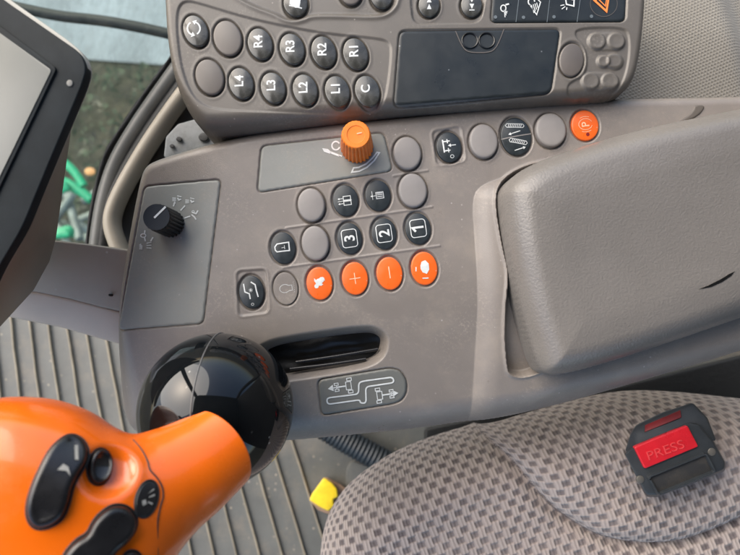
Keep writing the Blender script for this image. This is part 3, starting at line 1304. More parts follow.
def L_arrow(s):
    def f(k, A, B):
        for y in (-.42, .12):
            y0, y1 = (y, y + .42)
            if s > 0:
                k.poly([(-.22 * A, y0 * B), (.22 * A, y0 * B), (0, y1 * B)])
            else:
                k.poly([(-.22 * A, y1 * B), (.22 * A, y1 * B), (0, y0 * B)])
        yy = .6 if s > 0 else -.5
        k.line([(-.25 * A, yy * B), (.25 * A, yy * B)], .0006)
    return f


for x, y, t in ((260, 44, 'R4'), (292, 49, 'R3'), (323.7, 52, 'R2'), (355.5, 54, 'R1'), (241, 83.5, 'L4'), (273, 88, 'L3'), (305, 90, 'L2'), (337.3, 91.5, 'L1'), (367.3, 91.3, 'C')):
    PK.append((x, y, 24.5, 32.5, 'podkey', T(t), 15, 'dark key marked ' + t))
PK.append((195.5, 31, 24, 33, 'podkey', L_cycle, 20, 'dark key with two circling arrows'))
PK.append((227.5, 38, 28, 36.5, 'podblank', None, 16, None))
PK.append((209.5, 77, 28, 36.5, 'podblank', None, 17, None))
PK.append((295.5, 3, 24, 28, 'podkey', L_home, 10, 'dark key with a white house symbol'))
PK.append((350.5, -9, 23, 28, 'podblank', None, 8, None))
PK.append((381.5, -4, 22, 26, 'podkey', None, 8, 'plain dark key at the upper edge'))
PK.append((429, 5, 21, 24, 'podkey', L_arrow(1), 0, 'dark key with two arrow heads pointing up'))
PK.append((471.5, 5, 21, 24, 'podkey', L_arrow(-1), 0, 'dark key with two arrow heads pointing down'))
PK.append((571.5, 60, 24.5, 33.5, 'podblank', None, -8, None))
PF = [frame(k[0], k[1], k[2], k[3], k[6], onp) for k in PK]
DOTS = [(597, 41, 8.5), (616.3, 41, 8.5), (603.5, 61.3, 6), (615, 61, 8.5), (590.5, 81, 8.5), (610, 81, 8.5)]


def pod_h(X, Y, D):
    z = np.full(X.shape, PZ)
    for (mt, A, B), k in zip(PF, PK):
        c, U, V = mt.translation, mt.col[0], mt.col[1]
        u = ((X - c.x) * U[0] + (Y - c.y) * U[1]) / A
        v = ((X - c.x) * V[0] + (Y - c.y) * V[1]) / B
        e = (np.hypot(u, v) - 1) * A
        z = z - .0012 * sst(.001, .0003, e) + .00016 * np.exp(-((e - .0016) / .0007) ** 2)
    s = sdf(INSET, X, Y)
    z = z - .0008 * sst(.0006, -.0006, s)
    s = sdf(BAND, X, Y)
    z = z - .0018 * sst(.002, -.002, s) + .0007 * np.exp(-((s - .0015) / .0014) ** 2)
    for q, dep in ((DISP, .0012), (STRIP, .0012), (ARROWS, .0012), (CLUS, .0008)):
        z = z - dep * sst(.0005, -.0004, sdf(q, X, Y))
    for x, y, r in DOTS:
        c = onp(x, y)
        d = np.hypot(X - c.x, Y - c.y) - r * .00057
        z = z + .0009 * sst(.0006, -.0004, d) - .0002 * sst(-.0006, -.003, d)
    for a, b in ((DOTS[0], DOTS[1]), (DOTS[2], DOTS[3]), (DOTS[4], DOTS[5])):
        d = seg_d(onp(a[0], a[1])[:2], onp(b[0], b[1])[:2], X, Y) - .0052 * min(1, a[2] / 8.5)
        z = z + .0005 * sst(.0006, -.0004, d)
    # rolled border with a longer fall at the near side
    r = .0045 + .0075 * sst(.055, .098, -Y + .2) * np.ones_like(X)
    dd = np.clip(r + D, 0, None)
    q = np.clip(dd / r, 0, .99)
    z = z - 1.15 * (r - np.sqrt(r * r - (q * r) ** 2)) - .028 * sst(.94, 1.0, dd / r)
    return z


pb = heightfield('body', POD, pod_h, .00055, M['pod'])
adopt(pb, pod)
for kd in PK:
    o = key(kd[0], kd[1], kd[2], kd[3], kd[4], onp, None, kd[5], tilt=kd[6], label=kd[7] or 'blank taupe key', base=-.001)
    adopt(o, pod)


def pod_plate(name, poly, off, m, label=None):
    o = heightfield(name, shrink(poly, .0005), lambda X, Y, D: PZ - .0012 + off - .0004 * sst(-.0006, 0, D) + 0 * X, .0009, m, label=label)
    adopt(o, pod)
    return o


disp = pod_plate('display', DISP, .0009, M['display'], 'dark blank display panel')
sw = pod_plate('switch_strip', STRIP, .0009, M['display'], 'dark strip of four lamp switches')
arp = None


def ink_pod(name, fn, m, part, lift):
    k = Ink()
    fn(k)
    V = []
    for x, y in k.V:
        p = P(x, y, PZ + lift)
        V.append(p)
    me = mesh_from(name, V, k.F)
    bm = bmesh.new()
    bm.from_mesh(me)
    for f in bm.faces:
        f.normal_update()
        if f.normal.z < 0:
            f.normal_flip()
    bm.to_mesh(me)
    bm.free()
    o = link(name, me, m, None, smooth=False)
    adopt_into(o, part)
    return o


def notch(k):
    k.line(chaikin(np.array([(455.5, 31), (461, 44), (465, 50), (471, 52.5), (489, 52.5), (495, 49), (499, 42), (504, 29)], float), 2, False), .9)


ink_pod('notch_edge', notch, M['podblank'], disp, .00005)


def cup(px, py, r, m_, part, name):
    c = P(px, py, PZ - .0003)
    rr = r * .00057
    V, Fc = [], []
    n = 32
    prof = [(1.0, -.0005), (1.0, .0006), (.93, .0009), (.84, .0006), (.8, -.0001), (.5, -.0004)]
    for q, z in prof:
        for j in range(n):
            t = 2 * math.pi * j / n
            V.append((c.x + rr * q * math.cos(t), c.y + rr * q * math.sin(t), c.z + z))
    for i in range(len(prof) - 1):
        for j in range(n):
            Fc.append((i * n + j, i * n + (j + 1) % n, (i + 1) * n + (j + 1) % n, (i + 1) * n + j))
    V.append((c.x, c.y, c.z - .0004))
    for j in range(n):
        Fc.append(((len(prof) - 1) * n + j, (len(prof) - 1) * n + (j + 1) % n, len(V) - 1))
    o = link(name, mesh_from(name, V, Fc), m_, None)
    adopt_into(o, part)
    return o


cup(469.8, 40.8, 8.6, M['slot'], disp, 'finger_hole')
cup(486.6, 40.8, 8.6, M['slot'], disp, 'finger_hole')


def dividers(k):
    for a, b in (((521, -20), (516, 22)), ((552, -20), (547, 22)), ((583, -20), (577, 22))):
        k.line([a, b], .7)
    for x, y in ((495.5, 17), (523.5, 17.3), (554, 16.8), (591.5, 16.3)):
        k.disc(x, y, 1.7)


ink_pod('divider', dividers, M['dimgrey'], sw, .00005)


def sz(x, y):
    return 480 + x / 4.625, y / 4.625


def lamps(k):
    def ln(pts, w=5, c=False):
        k.line([sz(*p) for p in pts], w / 4.625, c)
    # work lamp
    k.arc(*sz(108, 38), 2.6, 3.2, 0, 360, 1.1)
    ln([(118, 22), (134, 18)], 7)
    for i in range(4):
        ln([(112 + i * 5, 46 + i * 2), (116 + i * 4, 80 - i * 9)], 3.5)
    # lamp on a work light, larger
    k.arc(*sz(238, 8), 3.2, 3.6, 100, 360, 1.2)
    ln([(250, -20), (280, 10), (262, 68), (230, 22)], 4.5)
    for i in range(4):
        ln([(238 + i * 8, 24 - i * 4), (250 + i * 6, 60 - i * 8)], 3.5)
    # beacon
    ln([(395, -10), (400, 20), (434, 28), (436, -14)], 6)
    ln([(418, -4), (434, 0)], 5)
    for a, b in (((372, 26), (390, 22)), ((378, 42), (394, 30)), ((400, 46), (402, 34))):
        ln([a, b], 4)


ink_pod('legend', lamps, M['ink'], sw, .00006)


def hazard_ring(k):
    k.arc(603.8, 3.5, 13.5, 13, 0, 360, .5, 40)


ink_pod('dial_ring', hazard_ring, M['podblank'], sw, .00006)


def hazard(k):
    k.line([sz(530, 2), sz(585, 52), sz(600, -40)], 2.0, True)
    k.line([sz(552, 0), sz(580, 28), sz(588, -20)], 1.0, True)


ink_pod('hazard_triangle', hazard, M['inkorange'], sw, .00007)

# ================================================================== joystick
stick = thing('joystick', 'orange joystick grip with black thumb keys on a glossy black ball', 'joystick', P(217, 408, .0))
bc = P(217.5, 409, .026)
BR = .0405
bm = bmesh.new()
bmesh.ops.create_uvsphere(bm, u_segments=96, v_segments=64, radius=BR)
for v in bm.verts:
    v.co += bc
me = bpy.data.meshes.new('ball')
bm.to_mesh(me)
bm.free()
ball = link('ball', me, M['gloss'], None, 'glossy black ball with one moulding seam')
adopt(ball, stick)
sx = P(195.5, 375, .06).x - bc.x
rr = math.sqrt(BR ** 2 - sx ** 2)
pts = [Vector((bc.x + sx + .0025 * math.cos(2 * math.pi * i / 48) ** 2, bc.y + rr * math.cos(2 * math.pi * i / 48), bc.z + rr * math.sin(2 * math.pi * i / 48))) for i in range(49)]
pts = [bc + (p - bc).normalized() * (BR + .0001) for p in pts]
seam = sweep('seam', pts, .0004, .0004, M['seamlight'], None, 2, 6)
adopt_into(seam, ball)
ST = [((192, 414.5), (243.5, 485), .060, .95, .80), ((173, 422.5), (217, 511), .065, .92, .74), ((153, 429.5), (194, 532), .070, .86, .62), ((133, 433.5), (173, 560), .075, .8, .48),
      ((113, 427), (160, 600), .079, .7, .3), ((80, 410.5), (135, 640), .083, .6, .15), ((32, 399.5), (100, 670), .087, .55, 0), ((-20, 401), (50, 690), .090, .52, 0),
      ((-75, 420), (10, 690), .092, .52, 0), ((-120, 460), (-50, 670), .094, .5, 0), ((-140, 530), (-110, 620), .095, .4, 0)]
stn = np.array([(a[0], a[1], b[0], b[1], z, t, le) for a, b, z, t, le in ST])
dense = []
for i in range(len(stn) - 1):
    a, b, c, d = stn[max(i - 1, 0)], stn[i], stn[i + 1], stn[min(i + 2, len(stn) - 1)]
    for j in range(12):
        t = j / 12
        dense.append(.5 * (2 * b + (c - a) * t + (2 * a - 5 * b + 4 * c - d) * t * t + (3 * b - a - 3 * c + d) * t ** 3))
dense.append(stn[-1])
caps = [.80, .95, .988]
dense = [dense[0]] * len(caps) + dense
NR = 120
V, Fc = [], []
for i, q in enumerate(dense):
    A, B = P(q[0], q[1], q[4]), P(q[2], q[3], q[4])
    c = (A + B) / 2
    h = (A - B) / 2
    wide = min(1, max(0, (i - 33) / 40))
    ex = 1.0 - .28 * wide
    lean = math.asin(q[6])
    side = Vector((-h.y, h.x, 0)).normalized()
    if side.x < 0:
        side = -side
    if i < len(caps):
        h = h * caps[i]
        c = c + side * (.0, .0008, .0006)[i] * 0 - side * (.0008, .0006, .0002)[i] * -1
    updir = (Vector((0, 0, 1)) * math.cos(lean) + side * math.sin(lean)) * (h.length * q[5])
    for j in range(NR):
        t = 2 * math.pi * j / NR
        ct, st = math.cos(t), math.sin(t)
        V.append(c + h * (math.copysign(abs(ct) ** ex, ct)) + updir * math.copysign(abs(st) ** ex, st))
for i in range(len(dense) - 1):
    for j in range(NR):
        Fc.append((i * NR + j, (i + 1) * NR + j, (i + 1) * NR + (j + 1) % NR, i * NR + (j + 1) % NR))
Fc.append(tuple(range(NR)))
Fc.append(tuple((len(dense) - 1) * NR + j for j in range(NR))[::-1])


def caster(V, Fc):
    bv = BVHTree.FromPolygons([tuple(v) for v in V], Fc)

    def hit(px, py):
        o = Vector((0, 0, H))
        d = Vector(ray(px, py)).normalized()
        loc, nn, _, _ = bv.ray_cast(o, d)
        if loc is None:
            return None, None
        if nn.dot(d) > 0:
            nn = -nn
        return loc, nn
    return hit


neck_c = (P(192, 414.5, .060) + P(243.5, 485, .060)) / 2
adopt(sweep('neck', [bc, bc.lerp(neck_c, .6), neck_c + Vector((-.006, -.004, .002))], .0165, .0165, M['gripblack'], None, 4, 32), stick)
hit = caster(V, Fc)
dc, dn = hit(110, 470)
# thumb scoop
V2 = []
for v in V:
    d = (v - dc)
    e = (d - dn * d.dot(dn)).length / .0095
    if e < 1.6 and d.dot(dn) > -.02:
        v = v - dn * (.0045 * math.exp(-e ** 4) - .0007 * math.exp(-((e - 1.2) / .2) ** 2))
    V2.append(v)
me = mesh_from('grip', V2, Fc)
bm = bmesh.new()
bm.from_mesh(me)
bmesh.ops.recalc_face_normals(bm, faces=bm.faces[:])
bm.to_mesh(me)
bm.free()
grip = link('grip', me, M['grip'], None, 'thick orange grip flaring towards the hand', 60)
adopt(grip, stick)
hit2 = caster(V2, Fc)

sp = [(127, 430), (133, 440), (141, 449), (147, 460), (150, 470), (157, 478), (162, 487), (163, 497), (160, 508), (157.5, 525), (158, 560)]
pts = []
for a, b in sp:
    p, nn = hit2(a, b)
    if p is not None:
        pts.append(p + nn * .0000)
adopt_into(sweep('seam', pts, .00035, .00025, M['seam'], None, 6, 6), grip)


def puffy(name, px, h, inset, m, parent, label=None, k=2, hitf=None, dip=0):
    """raised key whose outline is moulded on the grip"""
    hf = hitf or hit
    px = chaikin(np.array(px, float), k)
    pn = [hf(a, b) for a, b in px]
    nn = sum((q[1] for q in pn), Vector()).normalized()
    base_ = [q[0] for q in pn]
    c = sum(base_, Vector()) / len(base_)
    n = len(base_)
    inward = []
    for i in range(n):
        t = base_[(i + 1) % n] - base_[i - 1]
        s = nn.cross(t).normalized()
        inward.append(s)
    chk = sum((1 if inward[i].dot(c - base_[i]) > 0 else -1) for i in range(n))
    if chk < 0:
        inward = [-s for s in inward]
    prof = [(0, -.004), (0, h * .55), (inset * .12, h * .78), (inset * .35, h * .93), (inset * .65, h), (inset * .95, h - dip * .6), (inset * 1.15, h - dip * 1.5)]
    V, Fc = [], []
    for ins, z in prof:
        for i in range(n):
            V.append(base_[i] + inward[i] * ins + nn * z)
    for r in range(len(prof) - 1):
        for i in range(n):
            Fc.append((r * n + i, r * n + (i + 1) % n, (r + 1) * n + (i + 1) % n, (r + 1) * n + i))
    V.append(c + nn * (h - dip * 1.5))
    b = (len(prof) - 1) * n
    me = mesh_from(name, V[:-1], Fc + [tuple(b + i for i in range(n))])
    bm = bmesh.new()
    bm.from_mesh(me)
    bmesh.ops.recalc_face_normals(bm, faces=bm.faces[:])
    bmesh.ops.triangulate(bm, faces=[f for f in bm.faces if len(f.verts) > 4])
    bm.to_mesh(me)
    bm.free()
    o = link(name, me, m, None, label, 50)
    adopt_into(o, parent)
    ring = [b_ - s * .0004 + nn * .0001 for b_, s in zip(base_, inward)]
    g = sweep('gap', ring + ring[:1], .0005, .0003, M['seam'], None, 1, 6)
    adopt_into(g, o)
    return o, nn, h


rk, rn, rh = puffy('rocker_key', [(60, 440), (70, 434.5), (81, 438), (88, 449), (87, 462), (79, 474), (72, 487), (69, 502), (63, 518), (50, 527), (36, 529), (28, 520), (27, 505), (33, 485), (42, 465), (50, 450)],
                   .0042, .0026, M['gripblack'], grip, 'kidney shaped black rocker key with a white arrow mark')


def grip_ink(name, polys, m, part, lift):
    V, Fc = [], []
    for poly in polys:
        n = len(V)
        for a, b in poly:
            p, nn = hit(a, b)
            V.append(p + rn * lift)
        Fc.append(tuple(range(n, n + len(poly))))
    me = mesh_from(name, V, Fc)
    o = link(name, me, m, None, smooth=False)
    adopt_into(o, part)


M['inkdim'] = mat('dim_print', (.28, .28, .26), .6)
grip_ink('legend', [[(75, 447.5), (78.5, 447.5), (79, 462), (75.5, 462)]], M['inkdim'], rk, .0047)
grip_ink('legend', [[(58, 472), (64, 466), (69, 469), (71, 478), (67, 473), (63, 472.5)]], M['inkdim'], rk, .0047)
tb, _, _ = puffy('thumb_button', [(99 + 12 * math.cos(t) * 1.0 + 1.5 * math.sin(t), 467 - 18 * math.sin(t)) for t in [2 * math.pi * i / 14 for i in range(14)]],
                 .0030, .0016, M['gripblack'], grip, 'round black thumb button in a scooped hollow', hitf=hit2, dip=.0006)
ob, _, _ = puffy('oval_key', [(146.5 + 10.5 * math.cos(t) + 3.5 * math.sin(t), 499 - 18 * math.sin(t)) for t in [2 * math.pi * i / 14 for i in range(14)]],
                 .0007, .0006, M['gripblack'], grip, 'flat oval black key with a small white symbol', hitf=hit2)
rn = _
rn = hit2(146, 499)[1]
grip_ink('legend', [[(141, 501), (145, 499.5), (146, 504), (142, 506)], [(147, 494), (148, 493), (153, 488.5), (153.5, 490)], [(148, 498), (148.5, 496.5), (154, 494), (154, 496)],
                    [(147, 503), (147.5, 501.5), (152, 503), (151.5, 505)]], M['inkdim'], ob, .0009)
lk, _, _ = puffy('rocker_key', [(102, 512), (113, 505), (126, 506), (136, 515), (136, 528), (127, 541), (114, 551), (108, 564), (96, 580), (74, 586), (60, 574), (63, 556), (76, 540), (88, 534), (93, 522)],
                 .0048, .0028, M['gripblack'], grip, 'two lobed black rocker key')
sb, _, _ = puffy('small_key', [(132 + 9 * math.cos(t), 560 - 9 * math.sin(t)) for t in [2 * math.pi * i / 12 for i in range(12)]], .002, .001, M['gripblack'], grip, None, hitf=hit2)

# ================================================================== monitor
MZ = .075
mon = thing('monitor', 'black framed monitor with a blank screen coloured grey for its reflection', 'monitor', P(20, 150, MZ))


def slab_px(name, px, zt, zb, m, root, bevel, r=None, label=None, shiftb=None):
    o = prism(name, px, zt, zb, m, None, bevel, r, label=label)
    adopt(o, root)
    return o


bez = [(-160, -150), (1, -2), (62, 40), (81, 53), (86.5, 68), (82, 84), (45, 172), (22, 228), (-2, 268), (-60, 400), (-260, 330)]
slab_px('rim', [(-160, -156), (8, -2), (68, 40), (83, 53), (88.5, 68), (84, 84), (46, 174), (23, 229), (-1, 270), (-60, 404), (-260, 334)], MZ - .002, MZ - .007, M['monrim'], mon, .0018, .006)
bezel = slab_px('bezel', bez, MZ, MZ - .006, M['monitor'], mon, .0018, .006)
inner = [(-140, -90), (0, 33), (51.5, 70), (0, 176), (-55, 290), (-220, 240)]
inner_o = [(-143, -98), (0, 26), (56.5, 68), (1, 184), (-53, 300), (-226, 246)]
sl = slab_px('inner_frame', inner_o, MZ + .0012, MZ - .004, M['monitor'], mon, .0010, .002)
scr = slab_px('screen', inner, MZ + .0016, MZ - .003, M['screen'], mon, .0004, .0015)
led = [(69.5 + 3.3 * math.cos(t), 83 - 3.5 * math.sin(t)) for t in [2 * math.pi * i / 16 for i in range(16)]]
slab_px('light_sensor', led, MZ + .0006, MZ - .002, M['framegrey'], mon, .0003)
hz = .012
top = [P(a, b, MZ - .012) for a, b in ((-150, -140), (10, 0), (83, 62), (45, 171), (0, 268), (-60, 395), (-250, 330))]
bot = [P(a, b, z) for a, b, z in ((-120, -100, .02), (0, 30, .02), (49.5, 172, .018), (56.5, 241, .004), (51, 261, .0), (34, 291, -.004), (-120, 302, .0))]
hb = slab('housing', top, bot, M['monback'], None, .0025, 3, 'taupe rear housing of the monitor', 30)
adopt(hb, mon)

# ================================================================== bracket carrying the monitor
br = thing('monitor_bracket', 'grey channel bracket joining the monitor to the console', 'bracket', P(80, 280, -.03))
tb_ = slab('channel', [P(*q) for q in ((20, 238, -.016), (60, 240.5, -.016), (90, 244, -.017), (150, 252, -.02), (150, 318, -.03), (100, 308, -.029), (70, 300, -.028), (20, 290, -.026))],
           [P(*q) + Vector((0, 0, -.05)) for q in ((20, 238, -.016), (60, 240.5, -.016), (90, 244, -.017), (150, 252, -.02), (150, 318, -.03), (100, 308, -.029), (70, 300, -.028), (20, 290, -.026))],
           M['bracket'], None, .002, 3)
adopt(tb_, br)
lp = slab('lip', [P(*q) for q in ((-60, 286, -.024), (38, 291.5, -.026), (70, 299, -.027), (100, 307, -.028), (150, 320, -.03), (150, 352, -.036), (112, 343, -.036), (60, 328, -.036), (-60, 304, -.036))],
          [P(*q) + Vector((0, .004, -.03)) for q in ((-60, 286, -.024), (38, 291.5, -.026), (70, 299, -.027), (100, 307, -.028), (150, 320, -.03), (150, 352, -.036), (112, 343, -.036), (60, 328, -.036), (-60, 304, -.036))],
          M['bracketpale'], None, .0025, 3, 'paler lower lip of the bracket')
adopt(lp, br)
kn = [(109.5 + 1.3 * math.cos(t), 304 - 1.3 * math.sin(t)) for t in [2 * math.pi * i / 10 for i in range(10)]]
o = prism('pin', [(x, y - 9) for x, y in kn], -.0235, -.03, M['seam'], None, .0002)
adopt(o, br)

# ================================================================== cab door: frame, glass
door = thing('cab_door', 'curved cab door edge with black rubber seal and cream trim around glass', 'cab door', P(130, 140, -.1))


def lane(name, px, z, w_, h_, m, **kw):
    o = sweep(name, [P(a, b, z) for a, b in px], w_, h_, m, None, **kw)
    adopt(o, door)
    return o


PXM = .00080
lane('seal', [(200, 20), (174, 58), (148, 94), (129, 122), (108, 156), (97, 196), (90, 240), (86, 300)], -.128, 3.2 * PXM, .006, M['rubber'], wob=.35)
lane('frame', [(210, 25), (184, 62), (157, 100), (138, 128), (118, 163), (106, 200), (99, 245), (95, 300)], -.122, 9 * PXM, .009, M['framegrey'])
lane('inner_seal', [(215, 40), (192, 75), (165, 113), (147, 140), (128, 172), (113, 205), (106, 245), (103, 300)], -.124, 8 * PXM, .010, M['rubber'])
lane('trim', [(222, 45), (200, 74), (182, 97), (160, 128), (142, 156), (126, 184), (115, 208), (112.5, 225), (118, 244), (128, 265)], -.112, 8.2 * PXM, .009, M['cream'])
gl_m = bpy.data.materials.new('window_glass')
gl_m.use_nodes = True
N, L = gl_m.node_tree.nodes, gl_m.node_tree.links
N.remove(N['Principled BSDF'])
tr = N.new('ShaderNodeBsdfTransparent')
tr.inputs[0].default_value = (.86, .93, .90, 1)
gs = N.new('ShaderNodeBsdfGlossy')
gs.inputs['Roughness'].default_value = .02
fr = N.new('ShaderNodeFresnel')
fr.inputs['IOR'].default_value = 1.5
mx = N.new('ShaderNodeMixShader')
L.new(fr.outputs[0], mx.inputs[0])
L.new(tr.outputs[0], mx.inputs[1])
L.new(gs.outputs[0], mx.inputs[2])
df = N.new('ShaderNodeBsdfDiffuse')
df.inputs[0].default_value = (.45, .42, .37, 1)
gn = N.new('ShaderNodeTexNoise')
gn.inputs['Scale'].default_value = 30
gn.inputs['Detail'].default_value = 8
gr = N.new('ShaderNodeMapRange')
gr.inputs['From Min'].default_value = .4
gr.inputs['From Max'].default_value = .75
gr.inputs['To Min'].default_value = .02
gr.inputs['To Max'].default_value = .16
L.new(gn.outputs['Fac'], gr.inputs['Value'])
m2 = N.new('ShaderNodeMixShader')
L.new(gr.outputs['Result'], m2.inputs[0])
L.new(mx.outputs[0], m2.inputs[1])
L.new(df.outputs[0], m2.inputs[2])
L.new(m2.outputs[0], N['Material Output'].inputs[0])
def plane_px(px, a, b, c):
    a, b, c = P(*a), P(*b), P(*c)
    nn = (b - a).cross(c - a)
    out = []
    for x, y in px:
        d = Vector(ray(x, y))
        o_ = Vector((0, 0, H))
        out.append(o_ + d * ((a - o_).dot(nn) / d.dot(nn)))
    return out


gq = plane_px([(0, -60), (250, -60), (178, 56), (148, 96), (110, 156), (98, 198), (92, 300), (0, 300)], (178, 56, -.132), (98, 198, -.132), (60, 0, -.075))
o = slab('pane', gq, [p + Vector((-.003, .002, -.003)) for p in gq], gl_m, None, 0)
adopt(o, door)
lane('reflected_rail', [(-20, -2), (20, 8), (60, 16), (110, 22), (165, 33), (230, 50)], -.30, 5.5 * .0011, .006, M['rubber'])  # dark bar stands in for a roof rail mirrored in the pane

side = thing('pillar_trim', 'dark taupe pillar lining beside the cream door trim', 'pillar trim', P(180, 170, -.14))
tp = [(206, 60), (262, 60), (262, 300), (120, 300), (116, 225), (128, 196), (150, 160), (172, 126)]
o = slab('lining', [P(a, b, -.128) for a, b in tp], [P(a, b, -.16) for a, b in tp], M['taupe'], None, .004)
adopt(o, side)
pp = thing('hinge_plate', 'pale grey metal plate with a black bolt hole behind the keypad pod', 'metal plate', P(195, 140, -.05))
q = [(166, 137), (178, 124), (200, 118), (262, 112), (262, 170), (180, 175), (164, 156)]
o = slab('plate', [P(a, b, -.075) for a, b in q], [P(a, b, -.082) for a, b in q], M['palegrey'], None, .001)
adopt(o, pp)
for cx, cy, r in ((203.5, 137, 5.2), (179, 139, 3), (172, 146, 2.4)):
    o = slab('bolt', [P(cx + r * math.cos(t), cy - r * .8 * math.sin(t), -.072) for t in [2 * math.pi * i / 14 for i in range(14)]],
             [P(cx + r * math.cos(t), cy - r * .8 * math.sin(t), -.078) for t in [2 * math.pi * i / 14 for i in range(14)]], M['rubber'], None, .0008)
    adopt(o, pp)

# ================================================================== seat
SEATO = chaikin(PW([(310, 640), (315, 570), (322, 540), (336, 515), (354, 496), (385, 474), (427, 454), (470, 441), (500, 433), (540, 420), (600, 404), (650, 396), (700, 398), (760, 404), (900, 420), (900, 800), (310, 800)], -.085), 2)
BOLS = chaikin(PW([(485, 400), (489, 438), (500, 450), (520, 466), (538, 490), (556, 510), (575, 524), (604, 541), (642, 548), (680, 546), (716, 534), (745, 522), (860, 470), (860, 330), (485, 330)], -.07), 2)


RS, RB = .040, .022


def fall(q, r):
    """drop of a rolled cushion edge, q from 0 on top to 1 at the rim"""
    return {RS: .060, RB: .019}[r] * (1 - np.sqrt(np.clip(1 - (np.clip(q, 0, 1) * .997) ** 2, 0, 1)))


def arc_gain(q, r):
    t = np.linspace(0, 1, 800)
    z = fall(t, r)
    arc = np.concatenate([[0], np.cumsum(np.hypot(np.diff(t * r), np.diff(z)))])
    return np.interp(q, t, arc - t * r)


def seat_h(X, Y, D):
    z = -.078 - fall(np.clip((RS + D) / RS, 0, 1), RS)
    s = sdf(BOLS, X, Y)
    z = z + np.where(s < 0, .019 - fall(np.clip((RB + s) / RB, 0, 1), RB), 0)
    z = z - .005 * np.exp(-(np.maximum(s, 0) / .006) ** 2)
    z = z + .0015 * np.sin(X * 31 + 1) * np.sin(Y * 27) + .0006 * np.sin(X * 90 + 2 * np.sin(Y * 60)) * np.sin(Y * 75)
    return z


seat = thing('driver_seat', 'driver seat covered in beige and brown woven cloth', 'seat', P(560, 520, -.12))
def seat_uv(x, y):
    e = 1e-4
    U, W = x.copy(), y.copy()
    for poly, r in ((SEATO, RS), (BOLS, RB)):
        s = sdf(poly, x, y)
        gx = (sdf(poly, x + e, y) - s) / e
        gy = (sdf(poly, x, y + e) - s) / e
        qq = np.clip((r + s) / r, 0, 1) * (s <= .0005)
        off = arc_gain(qq, r)
        U += gx * off
        W += gy * off
    return U, W


cu = heightfield('cushion', SEATO, seat_h, .0011, M['seat'], uvfun=seat_uv)
adopt(cu, seat)


def seat_on(px, py, lift=0):
    z = -.07
    for _ in range(8):
        p = P(px, py, z)
        z = float(seat_h(np.array([p.x]), np.array([p.y]), sdf(SEATO, np.array([p.x]), np.array([p.y])))[0]) + lift
    return P(px, py, z)


sbp = [(424, 428), (540, 405), (760, 350), (900, 330), (900, 470), (760, 440), (640, 450), (520, 470), (424, 470)]
o = slab('base', [P(a, b, -.20) for a, b in sbp], [P(a, b, -.34) for a, b in sbp], M['rubber'], None, .004)
adopt(o, seat)

# ------------------------------------------------------------------ buckle
bk = thing('seat_belt_buckle', 'black seat belt buckle with a red PRESS button lying on the seat cloth', 'seat belt buckle', P(675, 450, -.05))


def bz(x, y):
    return 600 + x / 5.286, 390 + y / 5.286


ZF = -.036
face = [bz(*q) for q in ((128, 335), (170, 305), (468, 172), (520, 180), (600, 275), (662, 385), (655, 420), (300, 556), (245, 556), (225, 520))]
top3 = [P(a, b, ZF) for a, b in face]
bott = [P(a, b, ZF - .022) for a, b in [bz(*q) for q in ((132, 335), (172, 300), (468, 165), (525, 170), (605, 275), (668, 392), (660, 430), (300, 566), (243, 566), (222, 525))]]
shell = slab('shell', top3, bott, M['buckle'], None, .0016, 3)
adopt(shell, bk)
# tapering throat behind the face
th_t = [P(*bz(*q), ZF - .0005) for q in ((135, 332), (170, 308), (468, 175), (515, 183), (560, 235), (440, 300), (200, 400))]
th = [((132, 325), -.038), ((160, 235), -.043), ((190, 185), -.047), ((330, 118), -.048), ((490, 66), -.047), ((568, 148), -.043), ((616, 270), -.038), ((470, 260), -.038), ((200, 380), -.038)]
o = slab('throat', [P(*bz(*q), z) for q, z in th], [P(*bz(*q), z - .016) for q, z in th], M['buckle'], None, .0016, 3)
adopt(o, bk)
lb = [((238, 186), -.0462), ((425, 106), -.0462), ((430, 145), -.0435), ((236, 222), -.0435)]
o = slab('label_window', [P(*bz(*q), z + .0009) for q, z in lb], [P(*bz(*q), z - .003) for q, z in lb], M['darkred'], None, .0003)
adopt(o, bk)
rb_ = [bz(*q) for q in ((182, 303), (464, 187), (523, 300), (238, 418))]
w_ = roundpoly(PW(rb_, ZF + .0018), .0014)
red = slab('press_button', [(x, y, ZF + .0018) for x, y in w_], [(x, y, ZF - .002) for x, y in w_], M['red'], None, .0008, 3, 'red button with raised PRESS lettering')
adopt(red, bk)
# raised lettering
V_, F_ = text2d('PRESS', .0)
pa, pb = P(*bz(250, 350), ZF), P(*bz(440, 283), ZF)
ctr = P(*bz(345, 316), ZF + .0018)
ux = (pb - pa).normalized()
uy = Vector((-ux.y, ux.x, 0))
cap = .0056
bm = bmesh.new()
wd = (V_[:, 0].max() - V_[:, 0].min())
sxx = (pb - pa).length / wd
vs = [bm.verts.new(ctr + ux * (x * sxx) + uy * (y * cap) + Vector((0, 0, .00012))) for x, y in V_]
for f in F_:
    try:
        bm.faces.new([vs[i] for i in f])
    except ValueError:
        pass
ret = bmesh.ops.extrude_face_region(bm, geom=bm.faces[:])
for v in [g for g in ret['geom'] if isinstance(g, bmesh.types.BMVert)]:
    v.co.z += .00035
bmesh.ops.recalc_face_normals(bm, faces=bm.faces[:])
me = bpy.data.meshes.new('lettering')
bm.to_mesh(me)
bm.free()
adopt_into(link('lettering', me, M['redtext'], None, smooth=False), red)
